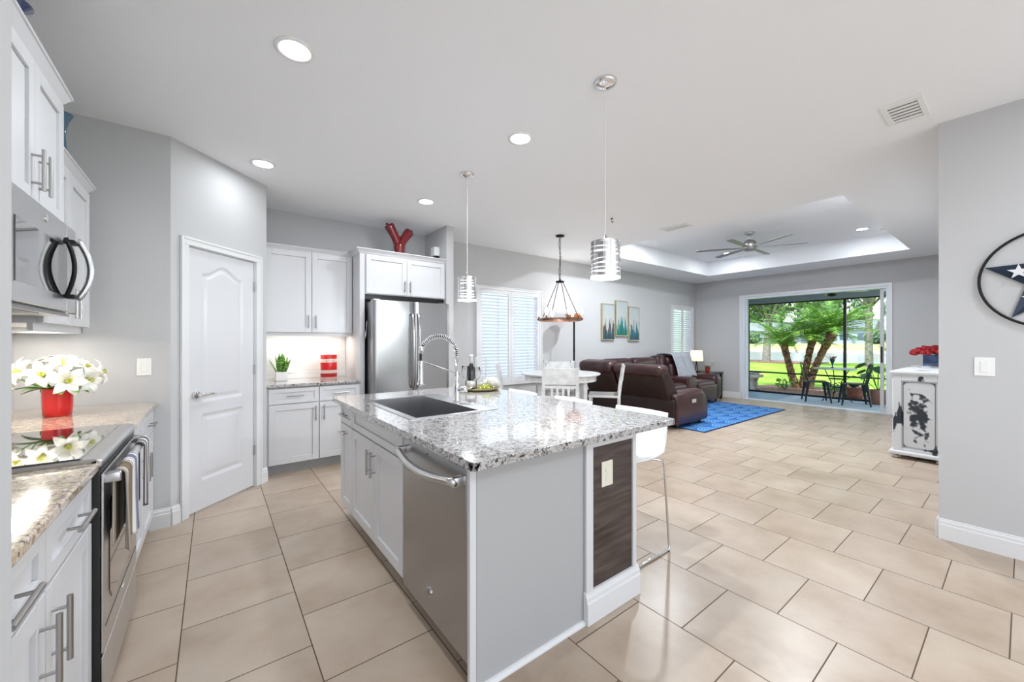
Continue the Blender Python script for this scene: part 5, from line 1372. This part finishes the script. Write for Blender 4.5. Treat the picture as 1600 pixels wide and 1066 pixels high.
# mulch bed, wavy edge
b = MB(); pts = [(LX1+.12, -2)]
for k in range(24): y = -2+k*.38; pts.append((13.75+.25*math.sin(k*.9)+(.5 if 3 < y < 5 else 0), y))
pts.append((LX1+.12, 7)); b.prism(pts, -.12, -.055); struct(b.done('ground_mulch', MULCH))
b = MB(); b.box(29, 7.8, -.12, 32, 15.5, -.04); struct(b.done('ground_mulch_far', MULCH))
def frond(b, base, d, L, droop, n=16, lw=.24):
    base = Vector(base); d = Vector(d).normalized(); pts = []; p = base.copy(); dd = d.copy()
    for k in range(n+1):
        pts.append(p.copy()); p += dd*L/n; dd = (dd+Vector((0,0,-droop/n))).normalized()
    b.tube([tuple(q) for q in pts], [.010*(1-k/(n+1))+.002 for k in range(n+1)], 4)
    for k in range(2, n+1):
        t = (pts[k]-pts[k-1]).normalized(); s_ = t.cross(Vector((0,0,1))).normalized(); ll = lw*L*math.sin(PI*min(1,(k/n)*.80+.14))*random.uniform(.8,1.15)
        for sg in (-1,1):
            for h_ in (0, .5):
                q = pts[k-1].lerp(pts[k], h_); dr_ = (s_*sg+t*.9+Vector((0,0,-.15+.7*random.random()))).normalized()
                e = q+dr_*ll-Vector((0,0,ll*.25)); wv = t*.0105
                b.face([q-wv, q+wv, e])
pt = thing('palm_tree', 'cluster of three leaning pygmy palm trunks in the mulch bed', 'tree', (13.75, 3.98, -.06))
trunks = [((-.05,.12), (-.25,.38), 1.26), ((.05,.0), (.10,-.22), 1.42), ((.10,-.12), (-.02,-.72), 1.62)]
for i, (b0, t0, hz) in enumerate(trunks):
    N = 14; pts = []; rs = []
    for k in range(N+1):
        t = k/N; bend = t**1.3 if i != 0 else t**.8
        pts.append((b0[0]+(t0[0]-b0[0])*bend, b0[1]+(t0[1]-b0[1])*bend, hz*t)); rs.append((.115-.035*math.sin(PI*t*.8)+.025*max(0,t-.6)*3*(i==2)) * (1+.10*(k%2)))
    b = MB(); b.tube(pts, rs, 12)
    for k in range(150):
        t = random.uniform(.03,.98); j = min(N-1, int(t*N)); c = Vector(pts[j]).lerp(Vector(pts[j+1]), t*N-j); a = random.random()*2*PI; rr = rs[j]
        q = c+Vector((math.cos(a)*rr*.9, math.sin(a)*rr*.9, 0)); e = q+Vector((math.cos(a)*.055, math.sin(a)*.055, .07)); sd_ = Vector((-math.sin(a), math.cos(a), 0))*.025
        b.face([q-sd_, q+sd_, e])
    b.done('trunk', PTRUNK, pt)
    top = Vector(pts[-1]); tl = (Vector(pts[-1])-Vector(pts[-2])).normalized()
    for k in range(30):
        a = k*2.399; el = .05+1.7*(k/30.0); d = Vector((math.cos(a), math.sin(a), el))+tl*.3
        b = MB(); frond(b, top, d, random.uniform(1.25,1.6), 1.15, 22, .26); b.done('frond', PFROND, pt)
def leafcloud(name_mat, parent, blobs, n, size, seed):
    rnd = random.Random(seed); b = MB()
    for _ in range(n):
        bl = rnd.choice(blobs); 
        while True:
            v = Vector((rnd.uniform(-1,1), rnd.uniform(-1,1), rnd.uniform(-1,1)))
            if .2 < v.length < 1: break
        c = Vector(bl[:3])+Vector((v.x*bl[3], v.y*bl[3], v.z*bl[4])); s1 = size*rnd.uniform(.6,1.4)
        a = Vector((rnd.uniform(-1,1), rnd.uniform(-1,1), rnd.uniform(-1,1))).normalized()*s1; e = a.cross(Vector((rnd.uniform(-1,1), rnd.uniform(-1,1), rnd.uniform(-1,1)))).normalized()*s1*.5
        b.face([c-a, c+e, c+a, c-e])
    return b.done('foliage', name_mat, parent)
def tree(label, x, y, h, cw, trunk_r, n, size, seed, lm=TLEAF, lean=0, clear=.35, tm=TRUNKG, z0=-.1, group='trees beyond the lanai'):
    rnd = random.Random(seed); r = thing('tree', label, 'tree', (x, y, z0), 0, group)
    b = MB(); b.tube([(0,0,0),(lean*.3,0,h*clear*.5),(lean,0,h*clear),(lean*1.2,0,h*.75)], [trunk_r*1.2,trunk_r,trunk_r*.9,trunk_r*.3], 10)
    for k in range(6):
        a = k*1.05+seed; b.tube([(lean,0,h*clear*.95),(lean+math.cos(a)*cw*.35, math.sin(a)*cw*.35, h*.62),(lean+math.cos(a)*cw*.7, math.sin(a)*cw*.7, h*.8)], [trunk_r*.5,trunk_r*.3,trunk_r*.1], 6)
    b.done('trunk', tm, r)
    blobs = [(lean+rnd.uniform(-1,1)*cw*.6, rnd.uniform(-1,1)*cw*.6, h*(clear+.1+(.9-clear)*rnd.random()), cw*.38, h*.13) for _ in range(14)]
    leafcloud(lm, r, blobs, n, size, seed); return r
tree('broad tree with smooth grey trunk standing in mulch beyond the palms', 30.3, 10.85, 8.2, 4.2, .23, 5600, .18, 3, clear=.34, lean=.5)
tree('airy tree reaching over the pond at the right of the view', 24.0, 1.5, 8.5, 4.2, .2, 4200, .15, 6, clear=.25)
tree('leafy tree on the near lawn behind the right cafe chair', 28.5, 5.2, 7.5, 3.2, .16, 2600, .16, 8, clear=.45)
far = [(127,34),(122,14),(120,0),(108,-16),(130,48),(120,64),(134,80),(104,-32),(142,30),(142,16),(146,50)]
labs = ['tall round tree on the far bank at the left of the view', 'far bank tree between the left palm and the pale house', 'far bank tree behind the leaning palm', 'dark far bank tree right of the bronze screen post', 'far bank tree at the left edge behind the lawn', 'far bank tree hidden mostly by the lanai side wall', 'outermost far bank tree on the left', 'rightmost tree on the far bank', 'low bushy far bank tree behind the left palm crown', 'rear far bank tree above the roofs', 'rear far bank tree beside the grey roof']
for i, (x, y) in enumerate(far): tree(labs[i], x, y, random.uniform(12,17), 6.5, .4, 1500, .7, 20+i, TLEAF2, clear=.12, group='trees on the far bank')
def bush(label, x, y, s, seed, m=TLEAF, n=500, z0=-.05):
    r = thing('bush', label, 'bush', (x, y, z0), 0, 'bushes outside'); b = MB(); 
    for k in range(5): b.tube([(0,0,0),(s*.4*math.cos(k*1.3), s*.4*math.sin(k*1.3), s*.5)], s*.03, 5)
    b.done('stems', TRUNKG, r); leafcloud(m, r, [(0,0,s*.55,s*.8,s*.5)], n, s*.12, seed)
bush('round bright green bush on the far bank before the houses', 90, 28.5, 1.8, 41, LEAF, 500)
bush('low tan grass clump at the pond edge on the right', 74.5, 11.5, 1.4, 42, mat('dry reed', (.42,.40,.20), .8), 400)
bush('second low tan grass clump at the pond edge', 76, 8.8, 1.3, 43, MATS['dry reed'], 400)
bush('low green plant in the mulch beside the palm trunks', 12.9, 4.15, .32, 44, PFROND, 160)
bush('small leafy plant in mulch behind the terracotta planter', 12.95, 3.05, .30, 45, LEAF, 140)
for i, (x, y, s_) in enumerate(((101, 39, 2.6), (103, 34.5, 1.9), (102, 25.5, 2.4), (104, 17.5, 2.8), (101, 12, 2.3), (103, 7, 2.8), (102, 2, 3.0), (101, 44, 2.4))):
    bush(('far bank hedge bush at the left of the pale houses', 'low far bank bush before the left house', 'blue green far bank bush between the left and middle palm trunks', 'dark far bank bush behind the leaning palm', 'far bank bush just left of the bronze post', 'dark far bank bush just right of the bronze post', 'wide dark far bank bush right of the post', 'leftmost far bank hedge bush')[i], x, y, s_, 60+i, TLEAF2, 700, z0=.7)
# planter bowl outside
r = thing('garden_planter', 'shallow terracotta planter bowl outside behind the bistro set', 'planter', (12.3, 2.52, -.055))
b = MB(); b.lathe([(.14,0),(.20,.10),(.27,.26),(.29,.28),(.25,.28),(0,.22)], seg=28); b.done('bowl', TERRA, r, smooth=True)
b = MB()
for k in range(26): a = k*2.4; leaf_blade(b, (0,0,.22), (math.cos(a), math.sin(a), 1.2), random.uniform(.18,.3), .06, .3)
b.done('leaves', DLEAF, r)
# stone bench/fountain left
r = thing('garden_bench', 'small tiered stone garden bench outside at the left of the screen', 'bench', (12.35, 4.78, -.055))
b = MB(); b.rbox(-.28,-.20,.34,.28,.20,.42,.02,2); b.rbox(-.24,-.16,.46,.24,.16,.52,.02,2); b.box(-.18,-.12,.42,.18,.12,.46); b.done('slab', STONEM, r)
for x in (-.17,.17): b = MB(); b.prism([(-.12,0),(.12,0),(.08,.08),(.06,.2),(.10,.34),(-.10,.34),(-.06,.2),(-.08,.08)], x-.05, x+.05, lambda a, z, t: (t, a, z)); b.done('leg', STONEM, r, bevel=.01)
# houses far
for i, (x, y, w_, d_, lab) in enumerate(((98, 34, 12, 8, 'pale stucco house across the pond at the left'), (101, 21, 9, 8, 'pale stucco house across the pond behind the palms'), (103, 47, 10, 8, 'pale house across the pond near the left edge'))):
    r = thing('house', lab, 'house', (x+12, y+3, .85)); b = MB(); b.box(-d_/2, -w_/2, 0, d_/2, w_/2, 3); b.done('walls', HOUSEW, r)
    b = MB(); b.prism([(-d_/2-.5, 3), (0, 5.2), (d_/2+.5, 3)], -w_/2-.5, w_/2+.5, lambda a, z, t: (a, t, z)); b.done('roof', ROOFM, r)
    for k in range(3): b = MB(); yy = -w_/2+w_*(k+.5)/3; b.box(-d_/2-.05, yy-.7, .8, -d_/2, yy+.7, 2.2); b.done('window', mat('dark window %d%d' % (i, k), (.08,.12,.18), .2), r)
# duck-like bird on pond omitted: unreadable speck
